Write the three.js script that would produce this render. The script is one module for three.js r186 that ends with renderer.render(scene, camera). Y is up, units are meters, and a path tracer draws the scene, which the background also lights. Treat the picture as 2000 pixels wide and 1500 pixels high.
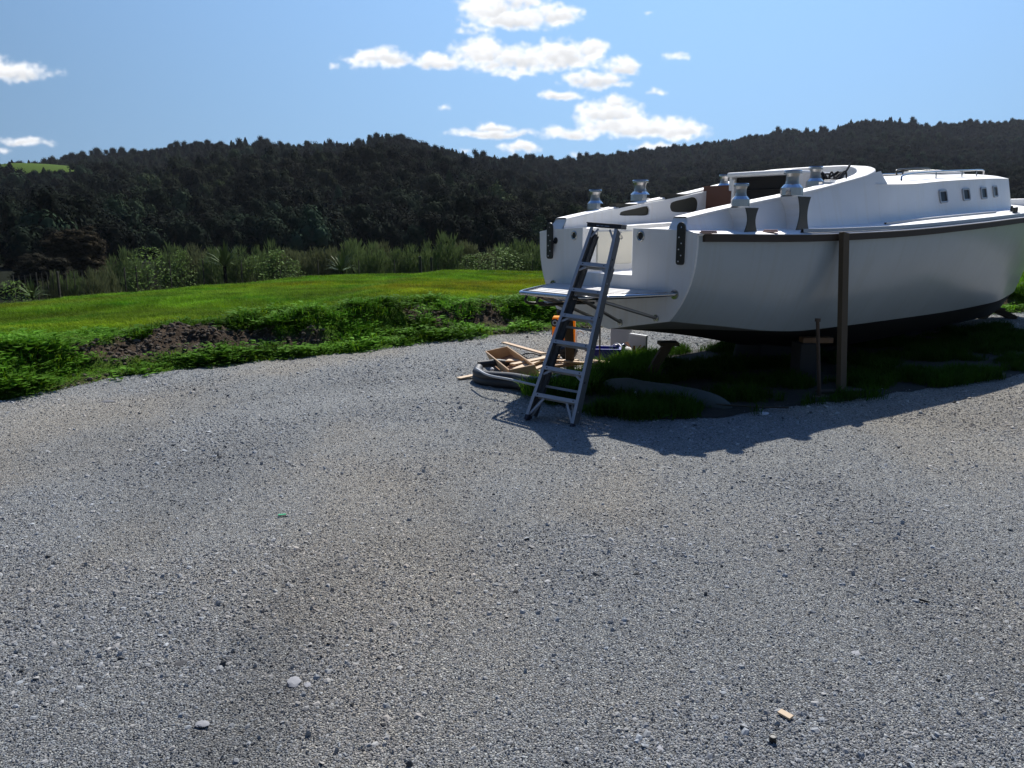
import * as THREE from 'three';
import { ImprovedNoise } from 'three/addons/math/ImprovedNoise.js';
import { mergeGeometries, mergeVertices, toCreasedNormals } from 'three/addons/utils/BufferGeometryUtils.js';
import { RoundedBoxGeometry } from 'three/addons/geometries/RoundedBoxGeometry.js';

// ---------------------------------------------------------------- camera, sky, sun, exposure
const scene = new THREE.Scene();
const EYE = 1.7, PITCH = Math.atan(310 / 1540), FOCAL = 1540;   // the photograph is 2000 x 1500
const camera = new THREE.PerspectiveCamera(2 * Math.atan(750 / FOCAL) * 180 / Math.PI, 4 / 3, 0.1, 3000);
camera.position.set(0, EYE, 0);
camera.rotation.set(-PITCH, 0, 0);
camera.updateMatrixWorld(true);
const SUN = new THREE.Vector3(0.24, 1, -0.96).normalize();
const renderer = new THREE.WebGLRenderer({ antialias: true });
renderer.toneMapping = THREE.LinearToneMapping;
renderer.toneMappingExposure = 1.3;
renderer.shadowMap.enabled = true;
renderer.shadowMap.type = THREE.PCFSoftShadowMap;
const sun = new THREE.DirectionalLight(new THREE.Color(1, 0.955, 0.88), 5);
sun.position.copy(SUN).multiplyScalar(60).add(new THREE.Vector3(2, 0, -9));
sun.target.position.set(2, 0, -9);
sun.castShadow = true;
sun.shadow.mapSize.set(4096, 4096);
Object.assign(sun.shadow.camera, { left: -30, right: 30, top: 30, bottom: -30, near: 1, far: 160 });
scene.add(sun, sun.target);
scene.fog = new THREE.FogExp2(new THREE.Color(0.80, 0.88, 1.0), 0.00009);

// ---------------------------------------------------------------- small tools
function rng(seed) { let a = seed >>> 0; return () => { a = (a + 0x6D2B79F5) | 0; let t = Math.imul(a ^ (a >>> 15), 1 | a); t = (t + Math.imul(t ^ (t >>> 7), 61 | t)) ^ t; return ((t ^ (t >>> 14)) >>> 0) / 4294967296; }; }
const perlin = new ImprovedNoise();
// ImprovedNoise has fixed tables, so it gives the same field every run
const noise = (x, y, z = 0) => perlin.noise(x + 311.7, y + 127.1, z + 74.7);
function fbm(x, y, z = 0, o = 4) { let s = 0, a = 0.5, f = 1; for (let i = 0; i < o; i++) { s += a * noise(x * f, y * f, z + i * 7.3); a *= 0.5; f *= 2.03; } return s; }
const clamp = (x, a, b) => Math.min(Math.max(x, a), b), lerp = (a, b, t) => a + (b - a) * t;
const smooth = (a, b, x) => { const t = clamp((x - a) / (b - a), 0, 1); return t * t * (3 - 2 * t); };
const V = (x, y, z) => new THREE.Vector3(x, y, z);
function lin(xs, ys, x) { if (x <= xs[0]) return ys[0]; for (let i = 1; i < xs.length; i++) if (x <= xs[i]) return lerp(ys[i - 1], ys[i], (x - xs[i - 1]) / (xs[i] - xs[i - 1])); return ys[ys.length - 1]; }
function spline(table) {   // monotone cubic through [x, y] pairs
  const xs = table.map((p) => p[0]), ys = table.map((p) => p[1]), n = xs.length, d = [], m = [];
  for (let i = 0; i < n - 1; i++) d.push((ys[i + 1] - ys[i]) / (xs[i + 1] - xs[i]));
  for (let i = 0; i < n; i++) m.push(i === 0 ? d[0] : i === n - 1 ? d[n - 2] : d[i - 1] * d[i] <= 0 ? 0 : 2 / (1 / d[i - 1] + 1 / d[i]));
  return (x) => { x = clamp(x, xs[0], xs[n - 1]); let i = 0; while (i < n - 2 && x > xs[i + 1]) i++; const h = xs[i + 1] - xs[i], t = (x - xs[i]) / h, t2 = t * t, t3 = t2 * t; return (2 * t3 - 3 * t2 + 1) * ys[i] + (t3 - 2 * t2 + t) * h * m[i] + (-2 * t3 + 3 * t2) * ys[i + 1] + (t3 - t2) * h * m[i + 1]; };
}
const CP = Math.cos(PITCH), SP = Math.sin(PITCH);
function ray(u, v) { const x = (u - 1000) / FOCAL, y = -(v - 750) / FOCAL; return [x, y * CP - SP, y * SP + CP]; }   // sideways, up, forward
function at(u, v, d) { const r = ray(u, v), k = d / r[2]; return V(k * r[0], EYE + k * r[1], -d); }
function onGround(u, v, z = 0) { const r = ray(u, v), k = (z - EYE) / r[1]; return V(k * r[0], z, -k * r[2]); }
function pixelOf(x, y, d) { const zc = d * CP - (y - EYE) * SP, yc = (y - EYE) * CP + d * SP; return [1000 + FOCAL * x / zc, 750 - FOCAL * yc / zc]; }

const counts = {};
function numbered(name) { const n = counts[name] = (counts[name] ?? -1) + 1; return n ? name + '_' + String(n).padStart(3, '0') : name; }
function shade(o) { o.traverse((m) => { if (m.isMesh) { m.castShadow = true; m.receiveShadow = true; } }); return o; }
function tag(o, label, category, group, kind) {
  o.name = numbered(o.name); o.userData.label = label; if (category) o.userData.category = category;
  if (group) o.userData.group = group; if (kind) o.userData.kind = kind;
  scene.add(o); return o;
}
function group(name, pos) { const g = new THREE.Group(); g.name = name; if (pos) g.position.copy(pos); return g; }
function part(parent, name, geo, mat, label) { const m = new THREE.Mesh(Array.isArray(geo) ? merge(geo) : geo, mat); m.name = name; if (label) m.userData.label = label; m.castShadow = m.receiveShadow = true; parent.add(m); return m; }
function merge(list) { const a = list.map((g) => { const q = g.index ? g.toNonIndexed() : g; for (const k of Object.keys(q.attributes)) if (!['position', 'normal', 'uv'].includes(k)) q.deleteAttribute(k); if (!q.attributes.uv) q.setAttribute('uv', new THREE.BufferAttribute(new Float32Array(q.attributes.position.count * 2), 2)); return q; }); return a.length === 1 ? a[0] : mergeGeometries(a); }
function box(w, h, d, x = 0, y = 0, z = 0, r = 0) { const g = r ? new RoundedBoxGeometry(w, h, d, 2, Math.min(r, w / 2.05, h / 2.05, d / 2.05)) : new THREE.BoxGeometry(w, h, d); g.translate(x, y, z); return g; }
function between(a, b, w, h, up = V(0, 1, 0), r = 0) {   // a bar from a to b, w wide and h deep along up
  const y = b.clone().sub(a), len = y.length(); y.normalize();
  const x = new THREE.Vector3().crossVectors(y, up); if (x.lengthSq() < 1e-6) x.set(1, 0, 0); x.normalize();
  const z = new THREE.Vector3().crossVectors(x, y);
  const g = r ? new RoundedBoxGeometry(w, len, h, 2, Math.min(r, w / 2.05, h / 2.05)) : new THREE.BoxGeometry(w, len, h);
  g.applyMatrix4(new THREE.Matrix4().makeBasis(x, y, z).setPosition(a.clone().add(b).multiplyScalar(0.5)));
  return g;
}
function tube(pts, r, closed = false, seg = 0, rad = 10) { return new THREE.TubeGeometry(new THREE.CatmullRomCurve3(pts, closed, 'catmullrom', 0.5), seg || Math.max(8, pts.length * 6), r, rad, closed); }
function rod(a, b, r, r2 = r, n = 12) { const g = new THREE.CylinderGeometry(r2, r, a.distanceTo(b), n); const q = new THREE.Quaternion().setFromUnitVectors(V(0, 1, 0), b.clone().sub(a).normalize()); g.applyQuaternion(q); const m = a.clone().add(b).multiplyScalar(0.5); g.translate(m.x, m.y, m.z); return g; }
function grid(rows, creased = 0) {   // a sheet through rows of points
  const n = rows[0].length, pos = [], uv = [], idx = [];
  let along = 0;
  rows.forEach((row, i) => { if (i) along += row[0].distanceTo(rows[i - 1][0]); let across = 0; row.forEach((p, j) => { if (j) across += p.distanceTo(row[j - 1]); pos.push(p.x, p.y, p.z); uv.push(along, across); }); });
  for (let i = 0; i < rows.length - 1; i++) for (let j = 0; j < n - 1; j++) { const a = i * n + j, b = a + 1, c = a + n, d = c + 1; idx.push(a, c, b, b, c, d); }
  const g = new THREE.BufferGeometry(); g.setAttribute('position', new THREE.Float32BufferAttribute(pos, 3)); g.setAttribute('uv', new THREE.Float32BufferAttribute(uv, 2)); g.setIndex(idx); g.computeVertexNormals();
  return creased ? toCreasedNormals(g, creased) : g;
}
function paint(name, r, g, b, rough = 0.6, extra = {}) { const m = new THREE.MeshPhysicalMaterial({ color: new THREE.Color().setRGB(r, g, b), roughness: rough, side: THREE.DoubleSide, ...extra }); m.name = name; return m; }
function dataTexture(w, h, fill, srgb = false) {
  const data = new Uint8Array(w * h * 4); fill(data, w, h);
  const t = new THREE.DataTexture(data, w, h); t.wrapS = t.wrapT = THREE.RepeatWrapping; t.magFilter = THREE.LinearFilter; t.minFilter = THREE.LinearMipmapLinearFilter; t.generateMipmaps = true;
  if (srgb) t.colorSpace = THREE.SRGBColorSpace; t.needsUpdate = true; return t;
}
function withRepeat(t, x, y = x) { const c = t.clone(); c.repeat.set(x, y); c.needsUpdate = true; return c; }

// ---------------------------------------------------------------- the sky: air and clouds
{
  const W = 4096, H = 2048, data = new Float32Array(W * H * 4);
  const clouds = [   // middle, half width, half height, strength, in the photograph's pixels before they are turned into directions
    [955, 16, 60, 42, 1], [1005, 40, 104, 26, 1], [1085, 32, 50, 24, 1], [1000, 2, 70, 28, 0.9], [930, 62, 40, 12, 0.7],
    [938, 106, 58, 32, 1], [1005, 120, 120, 28, 1], [1100, 112, 86, 30, 1], [862, 122, 56, 17, 1], [1000, 146, 46, 12, 0.8], [1150, 100, 40, 20, 1],
    [742, 116, 66, 20, 1], [770, 102, 36, 9, 0.6], [660, 127, 13, 7, 0.7], [1212, 134, 36, 20, 1], [1162, 158, 58, 20, 1], [1092, 186, 46, 11, 1], [1210, 170, 26, 6, 0.7],
    [1186, 224, 70, 28, 1.1], [1240, 250, 112, 26, 1.1], [1122, 262, 62, 13, 1], [1330, 257, 56, 16, 1], [1205, 205, 36, 14, 1],
    [962, 262, 88, 10, 1], [965, 252, 40, 9, 1], [1022, 292, 42, 11, 1], [1278, 285, 46, 6, 0.9], [1320, 112, 26, 8, 0.65], [1276, 180, 24, 8, 0.7], [868, 214, 18, 5, 0.6], [905, 297, 16, 4, 0.5], [1125, 303, 25, 5, 0.5],
    [20, 142, 92, 22, 1], [-40, 130, 70, 30, 1], [48, 277, 52, 9, 0.9], [10, 290, 26, 5, 0.7], [1275, 20, 14, 4, 0.5],
    [-420, 190, 150, 34, 1], [-700, 110, 190, 40, 1], [2500, 200, 140, 30, 1], [2900, 90, 200, 50, 1],
  ];
  const mix = (a, b, t) => [lerp(a[0], b[0], t), lerp(a[1], b[1], t), lerp(a[2], b[2], t)];
  for (let y = 0; y < H; y++) {
    const el = ((y + 0.5) / H - 0.5) * Math.PI, ce = Math.cos(el), se = Math.sin(el);
    for (let x = 0; x < W; x++) {
      const ph = ((x + 0.5) / W - 0.5) * 2 * Math.PI, dx = ce * Math.cos(ph), dz = ce * Math.sin(ph), i = (y * W + x) * 4;
      const cosSun = dx * SUN.x + se * SUN.y + dz * SUN.z, e = Math.max(se, 0);
      // deep blue overhead and away from the sun, pale near the horizon and round the sun
      let c = mix([0.35, 0.59, 0.845], [0.065, 0.160, 0.44], Math.pow(clamp(e * 1.25, 0, 1), 0.62));
      const toward = clamp(cosSun * 0.5 + 0.5, 0, 1), glow = Math.pow(toward, 5);
      const k = 0.20 + 1.52 * glow;
      c = [c[0] * k + 0.07 * Math.pow(toward, 14), c[1] * k + 0.09 * Math.pow(toward, 14), c[2] * k + 0.10 * Math.pow(toward, 14)];
      const halo = 1.1 * Math.pow(clamp(cosSun, 0, 1), 90);
      c = [c[0] + halo, c[1] + halo, c[2] + halo * 0.98];
      if (dz < -0.15 && se > -0.02 && se < 0.36) {
        const [u0, v0] = pixelOf(dx / -dz * 100, EYE + se / -dz * 100, 100);
        if (u0 > -1500 && u0 < 3500 && v0 < 460 && v0 > -900) {
          const u = u0 + 26 * fbm(u0 / 60, v0 / 40, 1, 4), v = v0 + 20 * fbm(u0 / 55, v0 / 38, 9, 4);
          let d = 0, low = 0;
          for (const [cu, cv, ru, rv, s] of clouds) {
            const a = (u - cu) / ru, vv = v - cv, b = vv / (vv > 0 ? rv * 0.8 : rv * 1.1), q = 1 - (a * a + b * b);
            if (q > -0.6) { const w = s * clamp(q + 0.6, 0, 1.6) / 1.6; if (w > d) { d = w; low = clamp(vv / rv, -1, 1); } }
          }
          if (d > 0.02) {
            const billow = fbm(u0 / 26, v0 / 19, 3, 5), wisp = fbm(u0 / 11, v0 / 9, 5, 4), alpha = smooth(0.12, 0.86, d * 0.95 + 0.60 * billow + 0.42 * wisp);
            const grey = smooth(0.55, 1.0, d + 0.55 * fbm(u0 / 42 + 3, v0 / 28, 12, 4)) * smooth(-0.7, 0.5, low + 0.9 * billow);
            const b = 0.90 - 0.30 * grey + 0.10 * billow;
            c = mix(c, [b, b * 1.005, b * 1.02], Math.pow(alpha, 1.15) * 0.97);
          }
        }
      }
      data[i] = c[0]; data[i + 1] = c[1]; data[i + 2] = c[2]; data[i + 3] = 1;
    }
  }
  const sky = new THREE.DataTexture(data, W, H, THREE.RGBAFormat, THREE.FloatType);
  sky.mapping = THREE.EquirectangularReflectionMapping; sky.magFilter = sky.minFilter = THREE.LinearFilter; sky.wrapS = THREE.RepeatWrapping; sky.needsUpdate = true;
  scene.background = sky; scene.environment = sky;
}

// ---------------------------------------------------------------- the lie of the land
const EDGE = [[-14, -30], [-9, -6], [-6.7, 2], [-5.6, 5.5], [-4.955, 7.441], [-4.45, 8.74], [-3.365, 9.82], [-2.08, 10.56], [-0.925, 11.77], [0.586, 12.82], [4, 14.1], [10.08, 15.5], [20, 17], [60, 18]];
function edge(x, d) {   // metres beyond the edge of the gravel, negative on the gravel
  let best = 1e9, side = 1;
  for (let i = 0; i < EDGE.length - 1; i++) {
    const [ax, ad] = EDGE[i], [bx, bd] = EDGE[i + 1], ex = bx - ax, ed = bd - ad, t = clamp(((x - ax) * ex + (d - ad) * ed) / (ex * ex + ed * ed), 0, 1);
    const px = x - ax - ex * t, pd = d - ad - ed * t, q = px * px + pd * pd;
    if (q < best) { best = q; side = ex * (d - ad) - ed * (x - ax) > 0 ? 1 : -1; }
  }
  return side * Math.sqrt(best);
}
const RIDGE_U = [-500, 0, 30, 100, 200, 330, 400, 470, 560, 650, 690, 740, 790, 830, 900, 960, 1000, 1060, 1110, 1180, 1260, 1350, 1450, 1520, 1600, 1660, 1720, 1800, 1860, 1930, 2000, 2500];
const RIDGE_V = [350, 334, 329, 322, 307, 302, 287, 284, 289, 291, 287, 274, 275, 293, 308, 318, 315, 316, 320, 310, 300, 290, 275, 262, 262, 241, 239, 251, 247, 244, 234, 220];
function hillAt(x, d) {
  if (d < 20) return null;
  const u = clamp(1000 + FOCAL * x / (d * CP), -500, 2500), v = lin(RIDGE_U, RIDGE_V, u);
  const far = smooth(900, 1300, u), rr = lerp(500, 800, far) + 40 * noise(u / 230, 3.1), rf = lerp(lerp(82, 112, smooth(150, 420, u)), 170, far) + 14 * noise(u / 160, 8.2);
  const r = ray(u, v), zr = EYE + rr * r[1] / r[2] - 4.6;
  return { rr, rf, zr };
}
const clearings = [[at(100, 324, 420), 25, 50]].map(([p, rx, rd]) => [p.x, -p.z, rx, rd, p.y]);
const inClearing = (x, d, s = 1) => clearings.some(([cx, cd, rx, rd]) => ((x - cx) / (rx * s)) ** 2 + ((d - cd) / (rd * s)) ** 2 < 1);
const CREST_U = [-600, 0, 170, 300, 450, 2500];
function landHeight(x, d, fine = true) {
  const e = edge(x, d);
  if (e < 0) return -0.05 - 0.1 * smooth(0, 1.5, -e) - 2.2 * smooth(30, 80, Math.hypot(x, d));
  let h = -0.05 + 0.09 * smooth(0, 0.25, e);
  const wob = noise(x * 0.55, d * 0.55) * 0.55, bank = 0.34 + 0.10 * noise(x * 0.35 + 9, d * 0.35) - 0.09 * smooth(-2.5, 0.5, x);
  h += bank * lerp(0.6, 1, smooth(-4.6, -2.8, x)) * smooth(0.35 + wob * 0.7, 1.35 + wob, e);
  h += 0.10 * smooth(0.5, 1.2, e) * smooth(2.8, 1.6, e) * (0.6 + noise(x * 1.1 + 4, d * 1.1));
  h -= 0.035 * Math.max(0, e - 1.6);
  h -= 0.026 * Math.max(0, -x - 7) * smooth(1.5, 5, e);
  const crest = lerp(11, 23, smooth(-17, -7, x));
  if (e > crest) { const o = e - crest; h -= Math.min(0.13 * o * smooth(0, 4, o), 1.9); }
  if (e > 40) h = lerp(h, -2.6 + 0.5 * noise(x * 0.02, d * 0.02), smooth(40, 75, e));
  if (fine && e < 60) {
    h += smooth(0, 0.4, e) * (0.045 * fbm(x * 0.9, d * 0.9, 2, 3) + 0.05 * noise(x * 0.22, d * 0.22, 5));
    h += smooth(0.3, 0.7, e) * smooth(2.3, 1.3, e) * (0.22 * fbm(x * 2.6, d * 2.6, 6, 3) + 0.11 * fbm(x * 7, d * 7, 16, 3));
  }
  const hill = hillAt(x, d), r = Math.hypot(x, d);
  if (hill && r > hill.rf - 40) {
    const t = clamp((d - hill.rf) / (hill.rr - hill.rf), 0, 2.2);
    if (t > 0) {
      const up = t < 1 ? Math.pow(t, 1.25) * (1 - 0.12 * Math.sin(t * Math.PI)) : 1 - 0.5 * (t - 1);
      const spur = t < 1 ? Math.sin(t * Math.PI) * (9 * noise(x * 0.011 + 5, d * 0.009) + 4 * noise(x * 0.03, d * 0.03, 3)) : 0;
      h = lerp(h, -2.6 + (hill.zr + 2.6) * up + spur, smooth(0, 0.04, t));
      for (const [cx, cd, rx, rd, top] of clearings) { const q = ((x - cx) / rx) ** 2 + ((d - cd) / rd) ** 2; if (q < 2.2) h = Math.max(h, top - 7 * q * q); }
    }
  }
  return h;
}
const soilAt = (x, d, e) => smooth(-0.02, 0.10, fbm(x * 0.75 + 2, d * 0.75, 3, 4) + 0.015 + 0.055 * Math.exp(-(((x + 3.9) / 1.3) ** 2))) * smooth(0.4, 0.7, e) * smooth(2.0, 1.4, e) + 0.9 * smooth(0.40, 0.05, e) * smooth(0.02, 0.15, noise(x * 0.6, d * 0.6, 8) + 0.14 * smooth(0, -4, x));

const speckle = dataTexture(512, 512, (p, w, h) => { const r = rng(5); for (let i = 0; i < w * h; i++) { const x = i % w, y = (i / w) | 0, n = 0.62 + 0.30 * noise(x / 32, y / 32) + 0.25 * noise(x / 9, y / 9) + 0.30 * (r() - 0.5); p.fill(clamp(n * 255, 20, 255), i * 4, i * 4 + 3); p[i * 4 + 3] = 255; } });

{ // hills, fields and valley in one sheet: fine towards the view, coarse all round
  const angles = [], A = 43;
  for (let a = -A; a <= A; a += 0.13) angles.push(a);
  for (let a = A + 4; a < 360 - A; a += 4.5) angles.push(a);
  angles.push(360 - A);
  const radii = [0.5, 3]; for (let r = 6; r < 1500; r *= r < 60 ? 1.011 : 1.014) radii.push(r);
  const pos = [], col = [], uv = [], idx = [], n = radii.length;
  for (const a of angles) for (const r of radii) {
    const x = r * Math.sin(a * Math.PI / 180), d = r * Math.cos(a * Math.PI / 180), e = edge(x, d), y = landHeight(x, d);
    pos.push(x, y, -d); uv.push(x / 1.7, d / 1.7);
    let c;
    if (d > 60 && hillAt(x, d) && d > hillAt(x, d).rf - 12) c = inClearing(x, d, 1.15) ? [0.10, 0.17, 0.022] : [0.016, 0.02, 0.012];
    else if (e > 45) { const g = smooth(-4, 2, x - 0.06 * (d - 50)); c = [lerp(0.014, 0.08, g), lerp(0.018, 0.13, g), lerp(0.008, 0.025, g)]; }
    else if (e > 0) { const s = clamp(soilAt(x, d, e), 0, 1), y2 = noise(x * 0.15, d * 0.15, 4); c = [lerp(0.075 + 0.02 * y2, 0.088, s), lerp(0.15 + 0.02 * y2, 0.064, s), lerp(0.014, 0.044, s)]; }
    else c = [0.12, 0.115, 0.11];
    col.push(...c);
  }
  for (let i = 0; i < angles.length - 1; i++) for (let j = 0; j < n - 1; j++) { const a = i * n + j, b = a + 1, c = a + n, d = c + 1; idx.push(a, b, c, b, d, c); }
  const g = new THREE.BufferGeometry(); g.setAttribute('position', new THREE.Float32BufferAttribute(pos, 3)); g.setAttribute('color', new THREE.Float32BufferAttribute(col, 3)); g.setAttribute('uv', new THREE.Float32BufferAttribute(uv, 2)); g.setIndex(idx); g.computeVertexNormals();
  const m = new THREE.MeshPhysicalMaterial({ vertexColors: true, roughness: 1, specularIntensity: 0.08, map: speckle, bumpMap: speckle, bumpScale: 0.03, side: THREE.DoubleSide });
  const land = new THREE.Mesh(g, m); land.name = 'terrain'; land.receiveShadow = true; land.castShadow = true;
  tag(land, 'grassy field with a low earth bank, valley and hills behind', null, null, 'structure');
}

// ---------------------------------------------------------------- gravel yard
const STONES = 2048, CELL = 7;
const stoneCells = (() => {   // crushed stone: jittered cells, each with its own tone and its own small dome
  const n = Math.round(STONES / CELL), r = rng(11), px = new Float32Array(n * n), py = new Float32Array(n * n), tone = new Float32Array(n * n), hue = new Float32Array(n * n);
  for (let i = 0; i < n * n; i++) { px[i] = r(); py[i] = r(); tone[i] = r(); hue[i] = r(); }
  const col = new Uint8Array(STONES * STONES * 4), hgt = new Uint8Array(STONES * STONES * 4), s = n / STONES;
  for (let y = 0; y < STONES; y++) for (let x = 0; x < STONES; x++) {
    const gx = x * s, gy = y * s, cx = gx | 0, cy = gy | 0; let d1 = 9, d2 = 9, k = 0;
    for (let j = -1; j <= 1; j++) for (let i = -1; i <= 1; i++) { const ix = (cx + i + n) % n, iy = (cy + j + n) % n, q = iy * n + ix, ddx = cx + i + px[q] - gx, ddy = cy + j + py[q] - gy, dd = ddx * ddx + ddy * ddy * (0.7 + 0.9 * hue[q]); if (dd < d1) { d2 = d1; d1 = dd; k = q; } else if (dd < d2) d2 = dd; }
    const gap = clamp((Math.sqrt(d2) - Math.sqrt(d1)) * 2.6, 0, 1), o = (y * STONES + x) * 4, t = tone[k];
    const b = (t < 0.12 ? 0.34 : t > 0.92 ? 1.0 : 0.50 + 0.34 * t) * (0.30 + 0.70 * Math.sqrt(gap)), w = hue[k] - 0.5;
    col[o] = clamp(b * (1 + 0.10 * w) * 255, 0, 255); col[o + 1] = clamp(b * 255, 0, 255); col[o + 2] = clamp(b * (1 - 0.11 * w) * 255, 0, 255); col[o + 3] = 255;
    const hh = clamp(gap * (0.45 + 0.55 * hue[(k * 7) % (n * n)]), 0, 1) * 255; hgt[o] = hgt[o + 1] = hgt[o + 2] = hh; hgt[o + 3] = 255;
  }
  const n2 = Math.round(STONES / 17), qx = new Float32Array(n2 * n2), qy = new Float32Array(n2 * n2), qr = new Float32Array(n2 * n2), qt = new Float32Array(n2 * n2), s2 = n2 / STONES;
  for (let i = 0; i < n2 * n2; i++) { qx[i] = r(); qy[i] = r(); qr[i] = r() < 0.42 ? 0.20 + 0.32 * r() * r() : 0; qt[i] = r(); }
  for (let y = 0; y < STONES; y++) for (let x = 0; x < STONES; x++) {
    const gx = x * s2, gy = y * s2, cx = gx | 0, cy = gy | 0;
    for (let j = -1; j <= 1; j++) for (let i = -1; i <= 1; i++) {
      const q = ((cy + j + n2) % n2) * n2 + (cx + i + n2) % n2; if (!qr[q]) continue;
      const dx = cx + i + qx[q] - gx, dy = (cy + j + qy[q] - gy) * (0.8 + 0.9 * qt[q]), an = Math.atan2(dy, dx), lim = qr[q] * (0.82 + 0.18 * Math.cos(an * 3 + qt[q] * 20) + 0.10 * Math.cos(an * 5 + qt[q] * 50)), dd = Math.hypot(dx, dy);
      if (dd < lim) { const e = Math.min(1, (lim - dd) / lim * 3), o = (y * STONES + x) * 4, b = (qt[q] < 0.14 ? 0.36 : 0.62 + 0.36 * qt[q]) * (0.55 + 0.45 * e) * 255; col[o] = b; col[o + 1] = b; col[o + 2] = b * 0.97; hgt[o] = hgt[o + 1] = hgt[o + 2] = 120 + 135 * e; }
    }
  }
  const tex = (d) => dataTexture(STONES, STONES, (p) => p.set(d));
  return { color: tex(col), height: tex(hgt) };
})();
const gravelTone = (x, d) => {   // worn wheel tracks, browner fines, bluer clean stone; near ground darkened for shaded gaps
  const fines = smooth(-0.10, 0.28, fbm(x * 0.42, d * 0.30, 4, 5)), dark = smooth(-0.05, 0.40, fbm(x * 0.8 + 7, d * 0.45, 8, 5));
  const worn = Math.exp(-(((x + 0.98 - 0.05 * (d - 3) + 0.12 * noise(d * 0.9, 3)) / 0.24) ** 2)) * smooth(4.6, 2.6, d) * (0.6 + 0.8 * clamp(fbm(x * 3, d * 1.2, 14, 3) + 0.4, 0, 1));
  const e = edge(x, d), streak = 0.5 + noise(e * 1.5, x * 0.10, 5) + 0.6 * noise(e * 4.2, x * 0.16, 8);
  const b = (1 - 0.14 * dark - 0.34 * worn + 0.06 * fines) * (0.93 + 0.13 * streak * smooth(4, 7.5, d)) * lerp(0.90, 1, smooth(2.2, 5, d));  // last factor paints in the shade between coarser near stones
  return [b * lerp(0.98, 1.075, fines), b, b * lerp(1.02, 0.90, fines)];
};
const yardHeight = (x, d) => 0.010 * fbm(x * 0.30, d * 0.30, 2, 3) + 0.003 * noise(x * 1.7, d * 1.7) - 0.012 * Math.exp(-(((x + 0.98) / 0.2) ** 2)) * smooth(4.6, 2.6, d);
{
  const pos = [], col = [], uv = [], idx = [], xs = [], ds = [];
  for (let x = -60; x < -10; x += 2.5) xs.push(x); for (let x = -10; x < 11; x += 0.1) xs.push(x); for (let x = 11; x <= 60; x += 2.5) xs.push(x);
  for (let d = -60; d < 0; d += 3) ds.push(d); for (let d = 0; d < 17; d += 0.1) ds.push(d); ds.push(17, 18, 19);
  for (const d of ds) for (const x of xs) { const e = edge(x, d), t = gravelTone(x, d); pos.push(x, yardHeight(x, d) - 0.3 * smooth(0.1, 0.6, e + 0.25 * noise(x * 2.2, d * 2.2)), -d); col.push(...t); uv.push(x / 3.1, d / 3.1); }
  const n = xs.length;
  for (let i = 0; i < ds.length - 1; i++) for (let j = 0; j < n - 1; j++) { const a = i * n + j, b = a + 1, c = a + n, e = c + 1; if (edge(xs[j], ds[i]) > 1.2) continue; idx.push(a, b, c, b, e, c); }
  const g = new THREE.BufferGeometry(); g.setAttribute('position', new THREE.Float32BufferAttribute(pos, 3)); g.setAttribute('color', new THREE.Float32BufferAttribute(col, 3)); g.setAttribute('uv', new THREE.Float32BufferAttribute(uv, 2)); g.setIndex(idx); g.computeVertexNormals();
  const m = new THREE.MeshStandardMaterial({ color: new THREE.Color().setRGB(0.49, 0.492, 0.468), vertexColors: true, roughness: 0.95, map: stoneCells.color, bumpMap: stoneCells.height, bumpScale: 0.016, side: THREE.DoubleSide });
  const yard = new THREE.Mesh(g, m); yard.name = 'ground'; yard.receiveShadow = yard.castShadow = true;
  tag(yard, 'grey crushed gravel yard in front of the boat', null, null, 'structure');
}
{ // loose stones lying on the yard
  const r = rng(21), N = 420000, lump = () => { const g = new THREE.IcosahedronGeometry(1, 0), p = g.attributes.position, q = rng(77), seen = {}; for (let i = 0; i < p.count; i++) { const k = [p.getX(i).toFixed(2), p.getY(i).toFixed(2), p.getZ(i).toFixed(2)].join(); const s = seen[k] ??= 0.7 + 0.5 * q(); p.setXYZ(i, p.getX(i) * s, p.getY(i) * s, p.getZ(i) * s); } g.computeVertexNormals(); return g; };
  const mesh = new THREE.InstancedMesh(lump(), new THREE.MeshStandardMaterial({ roughness: 0.9, flatShading: true }), N), m = new THREE.Matrix4(), q = new THREE.Quaternion(), eu = new THREE.Euler(), c = new THREE.Color();
  let k = 0;
  while (k < N) {
    const d = 1.7 * Math.pow(16 / 1.7, r()), x = d * (r() * 2 - 1) * 0.82, e = edge(x, d);
    if (e > 0.12) continue;
    const coarse = 0.85 + 0.25 * smooth(-0.1, 0.3, noise(x * 0.8, d * 0.8, 3)), big = r(), s = (0.0040 + 0.00062 * d) * (0.42 + 0.75 * Math.pow(r(), 3) + (big < 0.007 ? 0.7 + 1.1 * r() : 0)) * coarse;
    eu.set(r() * 0.9, r() * 6.3, r() * 0.9); q.setFromEuler(eu);
    m.compose(V(x, yardHeight(x, d) + s * 0.12, -d), q, V(s * (0.8 + 0.6 * r()), s * (0.36 + 0.28 * r()), s * (0.8 + 0.5 * r())));
    mesh.setMatrixAt(k, m);
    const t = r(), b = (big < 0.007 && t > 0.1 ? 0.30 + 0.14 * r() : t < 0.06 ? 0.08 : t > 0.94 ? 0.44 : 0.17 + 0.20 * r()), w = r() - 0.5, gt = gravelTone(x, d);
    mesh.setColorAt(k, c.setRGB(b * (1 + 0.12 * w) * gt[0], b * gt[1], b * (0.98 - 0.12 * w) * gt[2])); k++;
  }
  mesh.name = 'gravel'; mesh.castShadow = mesh.receiveShadow = true;
  tag(mesh, 'loose grey crushed stones scattered over the whole yard', 'gravel', null, 'stuff');
}

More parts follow.
